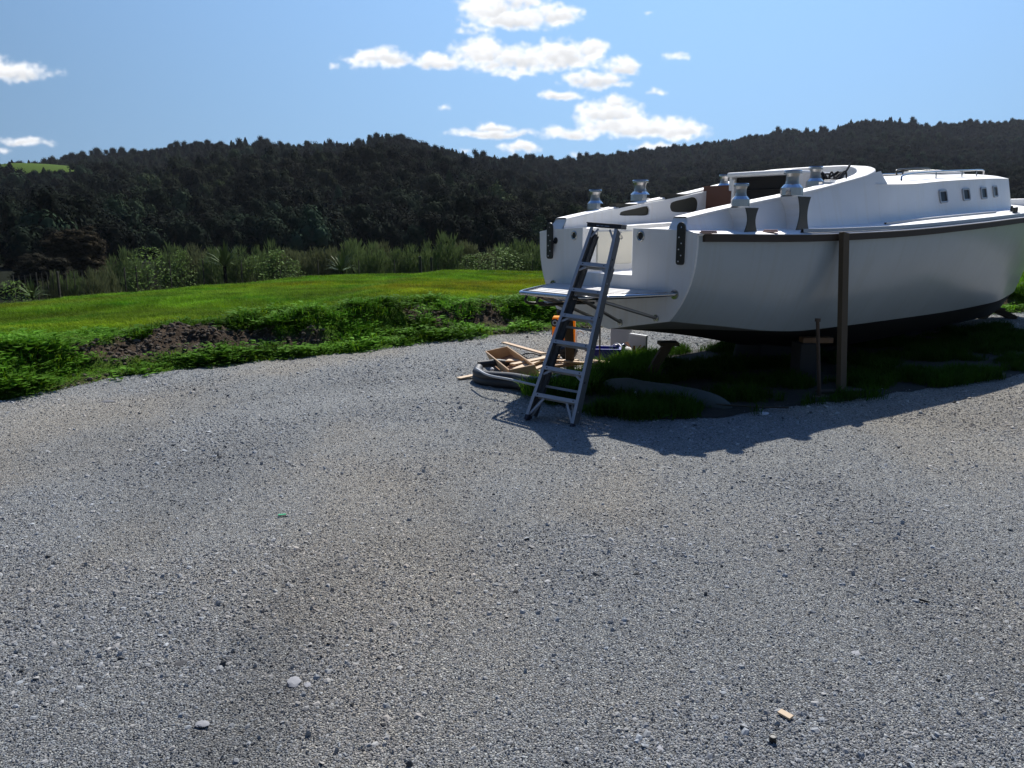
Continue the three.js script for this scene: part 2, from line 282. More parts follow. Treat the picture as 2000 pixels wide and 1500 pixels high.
// ---------------------------------------------------------------- grasses and weeds
function bladeTuft(seed, count, h, spread, w, lean) {   // upright blades, each a bent strip
  const r = rng(seed), pos = [], idx = [];
  for (let b = 0; b < count; b++) {
    const a = r() * 6.283, rad = spread * Math.sqrt(r()), x = Math.cos(a) * rad, z = Math.sin(a) * rad, H = h * (0.5 + 0.7 * r()), dir = r() * 6.283, l = lean * (0.3 + r()), tx = Math.cos(dir), tz = Math.sin(dir), sx = -tz * w, sz = tx * w, o = pos.length / 3;
    pos.push(x - sx, 0, z - sz, x + sx, 0, z + sz, x + tx * H * l * 0.35 - sx * 0.8, H * 0.6, z + tz * H * l * 0.35 - sz * 0.8, x + tx * H * l * 0.35 + sx * 0.8, H * 0.6, z + tz * H * l * 0.35 + sz * 0.8, x + tx * H * l, H * (1 - 0.25 * l), z + tz * H * l);
    idx.push(o, o + 1, o + 2, o + 1, o + 3, o + 2, o + 2, o + 3, o + 4);
  }
  const g = new THREE.BufferGeometry(); g.setAttribute('position', new THREE.Float32BufferAttribute(pos, 3)); g.setIndex(idx); g.computeVertexNormals(); return g;
}
function leafTuft(seed, count, h, spread, size) {   // a low weed of broad leaves
  const r = rng(seed), pos = [], idx = [];
  for (let b = 0; b < count; b++) {
    const a = r() * 6.283, rad = spread * Math.sqrt(r()), y = h * (0.25 + 0.75 * r()) * (1 - 0.4 * rad / spread), s = size * (0.6 + 0.8 * r()), up = 0.1 + 0.7 * r(), cx = Math.cos(a), cz = Math.sin(a), x = cx * rad, z = cz * rad, nx = -cz * s * 0.45, nz = cx * s * 0.45, o = pos.length / 3;
    pos.push(x, y, z, x + cx * s * 0.5 + nx, y + s * up * 0.5, z + cz * s * 0.5 + nz, x + cx * s * 0.5 - nx, y + s * up * 0.5, z + cz * s * 0.5 - nz, x + cx * s * 1.1, y + s * up * 0.55, z + cz * s * 1.1, x + cx * s * 0.5, y + s * (up * 0.5 - 0.12), z + cz * s * 0.5);
    idx.push(o, o + 1, o + 4, o, o + 4, o + 2, o + 4, o + 1, o + 3, o + 2, o + 4, o + 3);
  }
  const g = new THREE.BufferGeometry(); g.setAttribute('position', new THREE.Float32BufferAttribute(pos, 3)); g.setIndex(idx); g.computeVertexNormals(); return g;
}
const leafy = (name, r, g, b, t = 0.4, rough = 0.75) => paint(name, r, g, b, rough, { transmission: t, thickness: 0, specularIntensity: 0.05 });
const M_GRASS = leafy('grass blade', 1, 1, 1, 0.42), M_WEED = leafy('weed leaf', 1, 1, 1, 0.36, 0.7);
function scatter(parent, name, geo, mat, places) {
  const mesh = new THREE.InstancedMesh(geo, mat, places.length), m = new THREE.Matrix4(), q = new THREE.Quaternion(), up = V(0, 1, 0), c = new THREE.Color();
  places.forEach((p, i) => { q.setFromAxisAngle(up, p.turn); m.compose(V(p.x, p.y, -p.d), q, V(p.s, p.s * (p.tall ?? 1), p.s)); mesh.setMatrixAt(i, m); mesh.setColorAt(i, c.setRGB(...p.c)); });
  mesh.name = name; mesh.userData.kind = 'stuff'; mesh.castShadow = mesh.receiveShadow = true; parent.add(mesh); return mesh;
}
{ // the field and the bank
  const r = rng(31), sets = [[], [], [], [], []];
  const geos = [bladeTuft(1, 16, 0.075, 0.085, 0.0030, 0.8), bladeTuft(2, 14, 0.06, 0.10, 0.0032, 1.0), bladeTuft(3, 16, 0.10, 0.07, 0.0036, 0.8), leafTuft(4, 18, 0.055, 0.09, 0.030), leafTuft(5, 20, 0.03, 0.10, 0.019)];
  for (let i = 0; i < 150000; i++) {
    const d = 6.5 * Math.pow(44 / 6.5, Math.pow(r(), 0.85)), x = (r() * 2 - 1) * d * 0.80, e = edge(x, d);
    if (e < 0.02) continue;
    const y = landHeight(x, d), onBank = smooth(0.2, 0.5, e) * smooth(2.4, 1.5, e), soil = soilAt(x, d, e), tone = noise(x * 0.32, d * 0.32, 2), sun = smooth(0.10, 0.45, 0.40 * noise(x * 0.16 + 3, d * 0.3, 6) + 0.06 + 0.34 * smooth(-4.5, -1.5, x) * smooth(3, 1, x) * smooth(14, 18, d) * smooth(28, 20, d));  // the sun mask here marks patches of yellow-green grass
    if (r() < soil * 0.84 + 0.25 * onBank * Math.exp(-(((x + 4.1) / 1.1) ** 2))) continue;
    const v = (0.6 + 0.75 * r()) * (1 + 0.55 * noise(x * 1.3, d * 0.9, 23)) * (1 + 0.35 * noise(x * 0.4, d * 0.3, 29));
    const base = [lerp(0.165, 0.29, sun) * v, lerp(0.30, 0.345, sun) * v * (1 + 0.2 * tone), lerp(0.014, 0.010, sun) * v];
    const lump = clamp(1 + 1.5 * noise(x * 1.6, d * 1.6, 17), 0.35, 1.9), s = (0.85 + 0.5 * r()) * (d > 16 ? 1.25 : 1) * (e < 2.4 ? lump : 1), turn = r() * 6.283;
    if (onBank > 0.4 || e < 0.5) {
      const green = [0.10 * v, 0.23 * v, 0.018 * v], k = r();
      if (k < 0.38) sets[3].push({ x, y, d, s: s * (0.7 + 0.8 * r()), turn, c: green }); else if (k < 0.68) sets[4].push({ x, y, d, s: s * 1.1, turn, c: green }); else if (k < 0.85) sets[2].push({ x, y, d, s: s * (e < 0.5 ? 0.6 : 0.9), turn, c: [0.12 * v, 0.28 * v, 0.025 * v] }); else sets[0].push({ x, y, d, s, turn, c: base });
    } else {
      const k = r(), clump = smooth(0.22, 0.4, noise(x * 0.9, d * 0.9, 13));
      if (clump > 0.5 && k < 0.6) sets[2].push({ x, y, d, s: s * 0.8, turn, c: [base[0] * 0.6, base[1] * 0.85, base[2] * 0.8] }); else if (k < 0.5) sets[0].push({ x, y, d, s, turn, c: base }); else if (k < 0.9) sets[1].push({ x, y, d, s: s * 1.1, turn, c: base }); else sets[4].push({ x, y, d, s: s * 0.9, turn, c: r() < 0.3 ? [0.30, 0.40, 0.13] : [base[0] * 0.8, base[1], base[2]] });
    }
  }
  const clods = []; for (let i = 0; i < 26000 && clods.length < 5500; i++) { const x = -6 + 8 * r(), d = 7.5 + 7 * r(), e = edge(x, d); if (e < 0.05 || e > 2.2 || r() > soilAt(x, d, e)) continue; const v = 0.6 + 0.7 * r(); clods.push({ x, y: landHeight(x, d), d, s: 0.010 + 0.026 * Math.pow(r(), 3), tall: 0.7, turn: r() * 6.28, c: [0.115 * v, 0.095 * v, 0.074 * v] }); }
  const clodShape = new THREE.IcosahedronGeometry(1, 1); { const p = clodShape.attributes.position; for (let i = 0; i < p.count; i++) { const k = 1 + 0.45 * noise(p.getX(i) * 1.6, p.getY(i) * 1.6, p.getZ(i) * 1.6); p.setXYZ(i, p.getX(i) * k, p.getY(i) * k, p.getZ(i) * k); } clodShape.computeVertexNormals(); }
  const soil = group('dirt'); scatter(soil, 'clods', clodShape, new THREE.MeshPhysicalMaterial({ roughness: 1, specularIntensity: 0.05, flatShading: true }), clods); tag(soil, 'dark clods of earth on the bare patches of the bank', 'dirt', null, 'stuff');
  const field = group('grass'), bank = group('weeds');
  scatter(field, 'short_grass', geos[0], M_GRASS, sets[0]); scatter(field, 'flat_grass', geos[1], M_GRASS, sets[1]);
  scatter(bank, 'long_grass', geos[2], M_GRASS, sets[2]); scatter(bank, 'broad_weeds', geos[3], M_WEED, sets[3]); scatter(bank, 'clover', geos[4], M_WEED, sets[4]);
  const reeds = [], rr = rng(37); for (let i = 0; i < 5000; i++) { const d = 25 + 24 * rr(), x = lerp(-0.72, -0.30, rr()) * d, e = edge(x, d), crest = lerp(11, 23, smooth(-17, -7, x)); if (e < crest + 3.5 || noise(x * 0.5, d * 0.5, 21) < -0.15) continue; const v = 0.6 + 0.7 * rr(); reeds.push({ x, y: landHeight(x, d, false) - 0.03, d, s: 0.7 + 0.9 * rr(), turn: rr() * 6.28, c: [0.045 * v, 0.048 * v, 0.020 * v] }); }
  const rank = group('rank_grass'); scatter(rank, 'tall_grass', bladeTuft(15, 20, 0.62, 0.22, 0.010, 0.55), M_GRASS, reeds); tag(rank, 'tall brownish rank grass along the fence beyond the field', 'grass', null, 'stuff');
  tag(field, 'short sunlit pasture grass covering the field beyond the bank', 'grass', null, 'stuff');
  tag(bank, 'rank weeds and clover growing on the earth bank', 'weeds', null, 'stuff');
}

// ---------------------------------------------------------------- forest, trees and shrubs
function crown(seed, kind, leaves, size) {   // many small leaf sprays through the crown round a ragged dark core
  const r = rng(seed), pos = [], nor = [], idx = [];
  const lobes = []; const nl = kind === 'cone' ? 1 : 11;
  for (let i = 0; i < nl; i++) { const a = r() * 6.283, ly = 0.22 + 0.62 * r(), q = (0.16 + 0.34 * r()) * Math.sqrt(Math.max(0.1, 1 - ((ly - 0.35) / 0.62) ** 2)); lobes.push([Math.cos(a) * q, ly, Math.sin(a) * q, 0.15 + 0.13 * r()]); }
  lobes[0] = [0, 0.52, 0, 0.34];
  for (let i = 0; i < leaves; i++) {
    let x, y, z, nx, ny, nz;
    if (kind === 'cone') { const t = Math.pow(r(), 0.8), a = r() * 6.283, rad = (1 - t) * 0.52 * (0.55 + 0.6 * r()) + 0.03, tier = 0.85 + 0.15 * Math.sin(t * 26 + seed); x = Math.cos(a) * rad * tier; z = Math.sin(a) * rad * tier; y = 0.04 + 0.96 * t; nx = Math.cos(a); nz = Math.sin(a); ny = 0.5; } else {
      const L = lobes[Math.floor(r() * nl)], a = r() * 6.283, c = r() * 1.7 - 0.7, s = Math.sqrt(Math.max(0, 1 - c * c)), q = L[3] * (0.62 + 0.55 * r()); nx = Math.cos(a) * s; nz = Math.sin(a) * s; ny = c; x = L[0] + nx * q; y = L[1] + ny * q * 0.85; z = L[2] + nz * q;
    }
    const t1 = V(r() - 0.5, r() - 0.5, r() - 0.5).normalize(), n = V(nx + (r() - 0.5), ny + (r() - 0.5) * 0.9 + 0.25, nz + (r() - 0.5)).normalize(), a = new THREE.Vector3().crossVectors(n, t1).normalize().multiplyScalar(size * (0.5 + 0.8 * r())), b = new THREE.Vector3().crossVectors(n, a).normalize().multiplyScalar(size * (0.35 + 0.5 * r())), o = pos.length / 3;
    for (const [i1, i2] of [[-1, -0.6], [1, -0.4], [0.55, 1], [-0.7, 0.8]]) { pos.push(x + a.x * i1 + b.x * i2, y + a.y * i1 + b.y * i2, z + a.z * i1 + b.z * i2); nor.push(n.x, n.y, n.z); }
    idx.push(o, o + 1, o + 2, o, o + 2, o + 3);
  }
  const core = (cx, cy, cz, sx, sy) => { const g = new THREE.IcosahedronGeometry(1, 1), p = g.attributes.position, o = pos.length / 3; for (let i = 0; i < p.count; i++) { const w = 1 + 0.25 * noise(p.getX(i) * 2 + cx * 9, p.getY(i) * 2, p.getZ(i) * 2 + seed); let x = p.getX(i) * w, y = p.getY(i) * w, z = p.getZ(i) * w; if (kind === 'cone') { const k = 1 - 0.5 * (y + 1); x *= 0.25 + 0.95 * k; z *= 0.25 + 0.95 * k; } pos.push(cx + x * sx, cy + y * sy, cz + z * sx); nor.push(x, y, z); idx.push(o + i); } };
  if (kind === 'cone') core(0, 0.42, 0, 0.27, 0.38); else for (const L of lobes) core(L[0], L[1], L[2], L[3] * 0.60, L[3] * 0.55);
  const g = new THREE.BufferGeometry(); g.setAttribute('position', new THREE.Float32BufferAttribute(pos, 3)); g.setAttribute('normal', new THREE.Float32BufferAttribute(nor, 3)); g.setIndex(idx); return g;
}
const M_FOREST = paint('forest leaf', 1, 1, 1, 0.9, { specularIntensity: 0.06 });
{
  const r = rng(51), kinds = [['round_crowns', crown(1, 'round', 1700, 0.036)], ['broad_crowns', crown(2, 'round', 1900, 0.032)], ['spreading_crowns', crown(3, 'round', 1500, 0.040)], ['pointed_crowns', crown(4, 'cone', 1200, 0.040)], ['slender_crowns', crown(5, 'cone', 1000, 0.042)]], sets = kinds.map(() => []);
  for (let d = 60; d < 900; d += 3.1 + d * 0.0022) for (let a = -0.90; a < 0.90; a += (3.3 + d * 0.0026) / d) {
    const dd = d + (r() - 0.5) * 3.4, aa = a + (r() - 0.5) * 3.4 / d, x = dd * Math.tan(aa), h = hillAt(x, dd);
    const k0 = r(), k1 = r(), k2 = r(), k3 = r(), k4 = r();
    if (!h || dd < h.rf - 6 || dd > h.rr + 26 || inClearing(x, dd)) continue;
    const low = inClearing(x, dd + 50, 1.15) || inClearing(x, dd + 22, 1.2) || inClearing(x, dd, 1.25) ? 0.36 : 1;
    const t = (dd - h.rf) / (h.rr - h.rf), patch = noise(x * 0.012 + 4, dd * 0.012), pointed = smooth(0.0, 0.45, noise(x * 0.02, dd * 0.02, 9) + 0.3 * t - 0.08);
    const k = k0 < pointed * 0.55 ? (k1 < 0.5 ? 3 : 4) : Math.floor(k1 * 3), cone = k > 2;
    const uT = 1000 + FOCAL * x / (dd * CP), yT = landHeight(x, dd, false); let room = 99;
    if (dd < 420 && uT > 36 && uT < 166) room = at(uT, 331 + 6 * noise(uT / 17, 3) - 3 * ((uT - 95) / 60) - (k2 - 0.5) * 8, dd).y - yT;
    if (room < 1.6) { if (dd > 330) continue; room = 1.9; }
    let s = (cone ? 5.2 : 5.8) * (0.65 + 0.65 * k2 * k2 + 0.25 * k3) * (dd > 600 ? 1.15 : 1) * lerp(0.80, 1.08, smooth(0, 0.3, t)) * low, v = (0.40 + 1.25 * k4 * k4) * (1 + 0.7 * noise(x * 0.022, dd * 0.022, 31)), pale = k3 > 0.91 ? 2.3 : 1;
    s = Math.min(s, room / 1.35);
    sets[k].push({ x, d: dd, y: yT - s * (cone ? 0.02 : 0.15), s, tall: cone ? 1.0 + 0.3 * k3 : 1.0 + 0.45 * k3, turn: k2 * 6.283, c: [(0.0115 + 0.006 * patch) * v * pale, (0.0190 + 0.003 * patch) * v * pale, (0.0085 - 0.002 * patch) * v * pale] });
  }
  const forest = group('forest');
  kinds.forEach(([name, geo], i) => scatter(forest, name, geo, M_FOREST, sets[i]));
  tag(forest, 'dark native forest covering the hills up to the ridge', 'forest', null, 'stuff');
}
const M_BARK = paint('bark', 0.03, 0.025, 0.02, 0.95, { specularIntensity: 0.1 });
function nearTree(u, v, d, width, label, tint) {   // a broad tree in front of the forest
  const r = rng(u * 7 + v), p = at(u, v, d), base = landHeight(p.x, d, false), h = p.y - base, t = group('tree', V(p.x, base, -d));
  const limbs = [rod(V(0, -0.3, 0), V(0.1, h * 0.45, 0), 0.22, 0.13)];
  for (let i = 0; i < 7; i++) { const a = i * 0.9 + r(); limbs.push(rod(V(0.08, h * (0.2 + 0.04 * i), 0), V(Math.cos(a) * width * 0.32, h * (0.45 + 0.06 * i), Math.sin(a) * width * 0.32), 0.09, 0.03)); }
  part(t, 'trunk', limbs, M_BARK);
  const geos = []; for (let i = 0; i < 40; i++) { const a = r() * 6.283, lev = 0.0 + 0.74 * i / 40, reach = width * 0.40 * Math.sqrt(Math.max(0.05, 1 - (lev / 0.86) ** 2)) * (0.45 + 0.55 * r()), s = Math.min(width * (0.30 + 0.14 * r()), h * 0.5); const g = crown(100 + i % 6 + u, 'round', 1000, 0.036).toNonIndexed(); g.scale(s, s * 0.7, s); g.rotateY(a); g.translate(Math.cos(a) * reach, h * lev * 0.95 - s * 0.22 - 0.1, Math.sin(a) * reach); geos.push(g); }
  const m = part(t, 'crown', mergeGeometries(geos), paint('tree leaf', ...tint, 0.9, { specularIntensity: 0.08 })); m.userData.kind = 'stuff'; delete m.userData.kind;
  tag(t, label, 'tree', 'broad trees at the foot of the forest');
}
nearTree(146, 428, 68, 6.3, 'tall broad bronze-green tree behind the fence post with the brace', [0.034, 0.027, 0.014]);
nearTree(78, 484, 60, 4.9, 'low dark rounded tree left of the taller bronze-green tree', [0.024, 0.022, 0.013]);

function wispy(seed, n, w) {   // manuka: several feathery upright plumes of fine sprays
  const r = rng(seed), pos = [], idx = [], plumes = []; const np = 7 + Math.floor(r() * 4);
  for (let k = 0; k < np; k++) plumes.push({ a: k / np * 6.283 + r() * 0.7, lean: k ? 0.10 + 0.34 * r() : 0.03, h: k ? 0.66 + 0.32 * r() : 0.98, w: 0.08 + 0.07 * r() });
  for (let i = 0; i < n; i++) {
    const p = plumes[Math.floor(r() * np)], t = Math.pow(r(), 0.8), cx = Math.cos(p.a) * p.lean * w * (0.25 + 0.75 * t), cz = Math.sin(p.a) * p.lean * w * (0.25 + 0.75 * t), q = p.w * w * 2.3 * Math.pow(Math.sin(Math.PI * (0.12 + 0.86 * t)), 0.7) * Math.sqrt(r()), b0 = r() * 6.283, x = cx + Math.cos(b0) * q, z = cz + Math.sin(b0) * q, y = 0.04 + t * p.h * 0.86, L = 0.035 + 0.065 * r(), W = 0.006 + 0.006 * r(), ox = Math.cos(b0) * (0.2 + 0.5 * r()) + (r() - 0.5) * 0.5, oz = Math.sin(b0) * (0.2 + 0.5 * r()) + (r() - 0.5) * 0.5, b = r() * 6.283, o = pos.length / 3;
    pos.push(x - Math.cos(b) * W, y, z - Math.sin(b) * W, x + Math.cos(b) * W, y, z + Math.sin(b) * W, x + ox * L + Math.cos(b) * W * 0.5, y + L, z + oz * L + Math.sin(b) * W * 0.5, x + ox * L * 1.1, y + L * 1.3, z + oz * L * 1.1); idx.push(o, o + 1, o + 2, o, o + 2, o + 3);
  }
  const g = new THREE.BufferGeometry(); g.setAttribute('position', new THREE.Float32BufferAttribute(pos, 3)); g.setIndex(idx); g.computeVertexNormals(); return g;
}
function twigs(seed, w) { const r = rng(seed), list = []; for (let i = 0; i < 9; i++) { const a = r() * 6.283, q = w * (0.08 + 0.22 * r()); list.push(rod(V((r() - 0.5) * 0.06, -0.02, (r() - 0.5) * 0.06), V(Math.cos(a) * q, 0.5 + 0.35 * r(), Math.sin(a) * q), 0.012, 0.004, 5)); } return merge(list); }
function glossy(seed, n) {   // big light leaves
  const r = rng(seed), pos = [], idx = [];
  for (let i = 0; i < n; i++) { const t = r(), a = r() * 6.283, rad = 0.40 * Math.sin(Math.PI * (0.15 + 0.75 * t)) * Math.pow(r(), 0.4), x = Math.cos(a) * rad, z = Math.sin(a) * rad, y = 0.12 + 0.82 * t, s = 0.026 + 0.022 * r(), ca = Math.cos(a + (r() - 0.5) * 2), sa = Math.sin(a + (r() - 0.5) * 2), dy = (r() - 0.55) * s, o = pos.length / 3; pos.push(x, y, z, x + ca * s * 0.5 - sa * s * 0.4, y + dy * 0.4, z + sa * s * 0.5 + ca * s * 0.4, x + ca * s * 0.5 + sa * s * 0.4, y + dy * 0.4, z + sa * s * 0.5 - ca * s * 0.4, x + ca * s * 1.25, y + dy * 1.3, z + sa * s * 1.25); idx.push(o, o + 1, o + 2, o + 1, o + 3, o + 2); }
  const g = new THREE.BufferGeometry(); g.setAttribute('position', new THREE.Float32BufferAttribute(pos, 3)); g.setIndex(idx); g.computeVertexNormals(); return g;
}
function swords(seed, n) {   // a head of long narrow leaves
  const r = rng(seed), pos = [], idx = [];
  for (let i = 0; i < n; i++) { const a = r() * 6.283, el = 0.15 + 1.25 * r(), L = 0.30 + 0.12 * r(), w = 0.014, y0 = 0.56 + 0.06 * r(), cx = Math.cos(a), cz = Math.sin(a), ce = Math.cos(el), se = Math.sin(el), o = pos.length / 3; pos.push(-cz * w, y0, cx * w, cz * w, y0, -cx * w, cx * ce * L * 0.6 - cz * w, y0 + se * L * 0.6, cz * ce * L * 0.6 + cx * w, cx * ce * L * 0.6 + cz * w, y0 + se * L * 0.6, cz * ce * L * 0.6 - cx * w, cx * ce * L * 1.05, y0 + se * L - 0.06 * ce, cz * ce * L * 1.05); idx.push(o, o + 1, o + 2, o + 1, o + 3, o + 2, o + 2, o + 3, o + 4); }
  const g = new THREE.BufferGeometry(); g.setAttribute('position', new THREE.Float32BufferAttribute(pos, 3)); g.setIndex(idx); g.computeVertexNormals(); return g;
}
{
  const W = [wispy(61, 2700, 1.0), wispy(62, 2500, 0.9), wispy(63, 2700, 1.1)], T = [twigs(64, 0.9), twigs(65, 0.8), twigs(66, 1.1)], Gl = [glossy(67, 900), glossy(68, 820)], Sw = [swords(69, 46), swords(70, 46)];
  const mats = [leafy('manuka leaf', 0.120, 0.168, 0.062, 0.4), leafy('manuka leaf brown', 0.130, 0.148, 0.070, 0.4), leafy('glossy leaf', 0.16, 0.26, 0.055, 0.4, 0.6), leafy('sword leaf', 0.10, 0.14, 0.05, 0.25, 0.4)];
  const side = (u) => u < 230 ? 'by the braced fence post' : u < 420 ? 'left of the field crest' : u < 700 ? 'along the middle of the field crest' : u < 815 ? 'just left of the gate gap' : u < 900 ? 'just right of the gate gap' : 'between the gate gap and the boat';
  // kind, across, top, width in photograph pixels
  const row = [['m', 205, 512, 40], ['m', 240, 480, 44], ['m', 262, 505, 36], ['g', 288, 478, 52], ['m', 330, 472, 50], ['g', 352, 484, 30], ['m', 378, 470, 44], ['m', 412, 478, 46], ['s', 436, 470, 34], ['m', 464, 474, 52], ['g', 494, 496, 34], ['m', 508, 488, 40], ['m', 526, 462, 36], ['g', 538, 484, 44], ['m', 562, 480, 40], ['g', 574, 505, 26], ['m', 594, 512, 34], ['m', 618, 480, 50], ['m', 646, 476, 40], ['s', 666, 488, 38], ['m', 692, 462, 54], ['m', 724, 466, 46], ['m', 750, 468, 50], ['m', 780, 480, 38], ['m', 806, 472, 44], ['m', 864, 450, 54], ['m', 900, 466, 46], ['g', 917, 494, 32], ['m', 925, 474, 42], ['g', 942, 490, 34], ['m', 962, 478, 42], ['g', 984, 480, 46], ['m', 1012, 464, 54], ['g', 1031, 492, 36], ['m', 1052, 476, 40], ['m', 1092, 470, 46], ['m', 140, 524, 34], ['m', 178, 520, 40], ['g', 22, 545, 46], ['s', 58, 542, 34], ['m', 104, 526, 36]];
  const r = rng(71); let mi = 0;
  row.forEach(([k, u, v, w], i) => {
    const d = (u < 230 ? 38 : 50) + 5 * r() - (k === 'm' ? 0 : 4), p = at(u, v, d), base = landHeight(p.x, d, false), h = (p.y - base) / 0.97, width = w / FOCAL * d * 1.75, name = k === 'm' ? 'manuka_shrub' : k === 'g' ? 'broadleaf_shrub' : 'cabbage_tree', t = group(name, V(p.x, base, -d));
    t.rotation.y = r() * 6.28; const j = i % 3, sc = k === 's' ? h : width * 1.05;
    if (k === 'm') { const a = part(t, 'trunk', T[j], M_BARK), b = part(t, 'crown', W[j], mats[r() < 0.55 ? 0 : 1]); a.scale.set(sc, h, sc); b.scale.set(sc, h, sc); }
    if (k === 'g') { const a = part(t, 'trunk', T[j], M_BARK), b = part(t, 'crown', Gl[i % 2], mats[2]); a.scale.set(sc * 0.8, h * 0.9, sc * 0.8); b.scale.set(sc * 1.25, h, sc * 1.25); }
    if (k === 's') { const a = part(t, 'trunk', rod(V(0, 0, 0), V(0.01, 0.6, 0), 0.03, 0.022, 8), M_BARK), b = part(t, 'crown', Sw[i % 2], mats[3]); a.scale.setScalar(h); b.scale.setScalar(h * 1.02); }
    const nth = row.filter((q) => q[0] === k && side(q[1]) === side(u)).sort((a, b) => a[1] - b[1]).findIndex((q) => q[1] === u), ord = ['first', 'second', 'third', 'fourth', 'fifth', 'sixth', 'seventh', 'eighth', 'ninth', 'tenth'][nth];
    const what = k === 'm' ? 'wispy grey-green shrub' : k === 'g' ? 'bright broad-leaved shrub' : 'spiky long-leaved plant';
    tag(t, `${ord} ${what} from the left ${side(u)}`, k === 's' ? 'plant' : 'shrub', 'shrubs planted along the fence line');
  });
}
{ // the fence beyond the field
  const M_POST = paint('weathered post', 0.045, 0.04, 0.03, 0.95), M_WIRE = paint('fence wire', 0.03, 0.03, 0.03, 0.9, { specularIntensity: 0.1 });
  const posts = [[20, 40, 0.05], [66, 40, 0.05], [108, 41, 0.09], [172, 42, 0.14], [214, 45, 0.05], [240, 46, 0.06], [263, 47, 0.06], [330, 48, 0.05], [395, 48, 0.05], [470, 48, 0.05], [545, 48, 0.05], [620, 48, 0.05], [700, 48, 0.05], [770, 48, 0.05], [820, 47, 0.15], [842, 47, 0.11], [910, 47, 0.05], [968, 47, 0.06], [990, 47, 0.06], [1040, 47, 0.05], [1110, 47, 0.05]].map(([u, d, w]) => { const p = at(u, 500, d); return [p.x, d, w]; });
  const tops = [538, 532, 530, 527, 528, 522, 520, 508, 508, 508, 508, 508, 508, 508, 501, 502, 508, 508, 506, 508, 508];
  const f = group('wire_fence', V(0, 0, 0)), tp = posts.map(([x, d], i) => { const zc = d * CP; return at(1000, tops[i], d).y; });
  posts.forEach(([x, d, w], i) => part(f, 'post', w > 0.1 ? rod(V(x, landHeight(x, d, false) - 0.2, -d), V(x, tp[i], -d), w / 2 * 1.25, w / 2 * 1.2, 10) : box(w, tp[i] - landHeight(x, d, false) + 0.2, w, x, (tp[i] + landHeight(x, d, false) - 0.2) / 2, -d), M_POST));
  for (const [i, j] of [[3, 4]]) { const a = V(posts[i][0] + 0.06, tp[i] - 0.3, -posts[i][1]), b = V(posts[j][0] - 0.3, landHeight(posts[j][0], posts[j][1], false) + 0.25, -posts[j][1]); part(f, 'brace', between(a, b, 0.10, 0.10), M_POST); }
  for (const drop of [0.1, 0.35, 0.6, 0.85]) { const runs = []; for (let i = 0; i < posts.length - 1; i++) { if (i === 14) continue; runs.push(rod(V(posts[i][0], tp[i] - drop, -posts[i][1]), V(posts[i + 1][0], tp[i + 1] - drop, -posts[i + 1][1]), 0.0035, 0.0035, 4)); } part(f, 'wire', runs, M_WIRE); }
  for (let i = 0; i < 4; i++) for (let k = 1; k < 4; k++) { const t = k / 4, x = lerp(posts[i][0], posts[i + 1][0], t), d = lerp(posts[i][1], posts[i + 1][1], t), y = lerp(tp[i], tp[i + 1], t); part(f, 'batten', box(0.03, 0.9, 0.03, x, y - 0.5, -d), M_POST); }
  tag(f, 'post and wire farm fence with a gate gap beyond the field', 'fence');
}
// ---------------------------------------------------------------- the boat
const grime = dataTexture(1024, 512, (p, w, h) => { const r = rng(19); for (let i = 0; i < w * h; i++) { const x = i % w, y = (i / w) | 0; const run = smooth(0.10, 0.5, noise(x / 11, y / 200, 3) + 0.5 * noise(x / 37, y / 160, 9)), cloud = 0.5 + fbm(x / 130, y / 110, 5, 4), fine = r() - 0.5; const v = clamp((0.985 - 0.022 * run - 0.10 * clamp(cloud, 0, 1) + 0.015 * fine) * 255, 0, 255); p[i * 4] = v; p[i * 4 + 1] = v * (1 - 0.012 * run); p[i * 4 + 2] = v * (1 - 0.035 * run); p[i * 4 + 3] = 255; } });
const scuffed = withRepeat(grime, 0.22, 0.45);
const M = {
  white: paint('white gelcoat', 0.84, 0.84, 0.83, 0.42, { clearcoat: 0.2, clearcoatRoughness: 0.3, map: scuffed }),
  deck: paint('white deck paint', 0.86, 0.85, 0.83, 0.65, { map: withRepeat(grime, 0.5, 0.6) }),
  hull: paint('grey topside paint', 0.425, 0.48, 0.50, 0.36, { clearcoat: 0.5, clearcoatRoughness: 0.18, map: scuffed }),
  under: paint('grey underbody paint', 0.22, 0.235, 0.225, 0.6),
  antifoul: paint('black bottom paint', 0.012, 0.014, 0.018, 0.7),
  cream: paint('cream locker', 0.74, 0.70, 0.58, 0.5), wellWhite: paint('cockpit white', 0.78, 0.77, 0.74, 0.55),
  rail: paint('dark timber strake', 0.05, 0.036, 0.024, 0.7), olive: paint('olive for shaded recess', 0.05, 0.048, 0.035, 0.7),
  pod: paint('dark pod face', 0.028, 0.028, 0.022, 0.55), wood: paint('brown bulkhead timber', 0.13, 0.055, 0.032, 0.55),
  chrome: paint('polished steel', 0.52, 0.51, 0.50, 0.12, { metalness: 1 }), steel: paint('dull steel', 0.40, 0.39, 0.38, 0.30, { metalness: 1 }),
  strap: paint('dark steel strap', 0.055, 0.055, 0.05, 0.35, { metalness: 0.6 }), bolt: paint('bolt head', 0.6, 0.6, 0.6, 0.35, { metalness: 0.9 }),
  black: paint('black rubber', 0.010, 0.010, 0.011, 0.6), alu: paint('grey aluminium', 0.40, 0.41, 0.43, 0.45, { metalness: 0.7 }),
  glass: paint('dark port light', 0.008, 0.009, 0.012, 0.3, { specularIntensity: 0.2 }), pink: paint('raw wood top', 0.55, 0.36, 0.29, 0.8), dark: paint('black for unlit cabin', 0.01, 0.01, 0.01, 0.9),
  slat: paint('pale platform board', 0.50, 0.49, 0.48, 0.6), clear: paint('smoked hatch', 0.05, 0.055, 0.06, 0.15),
};
const K = 1.1, HEAD = 50 * Math.PI / 180;
const boat = group('sailing_yacht', V(0.904 * K, 0, -7.339 * K));
boat.rotation.y = -HEAD;
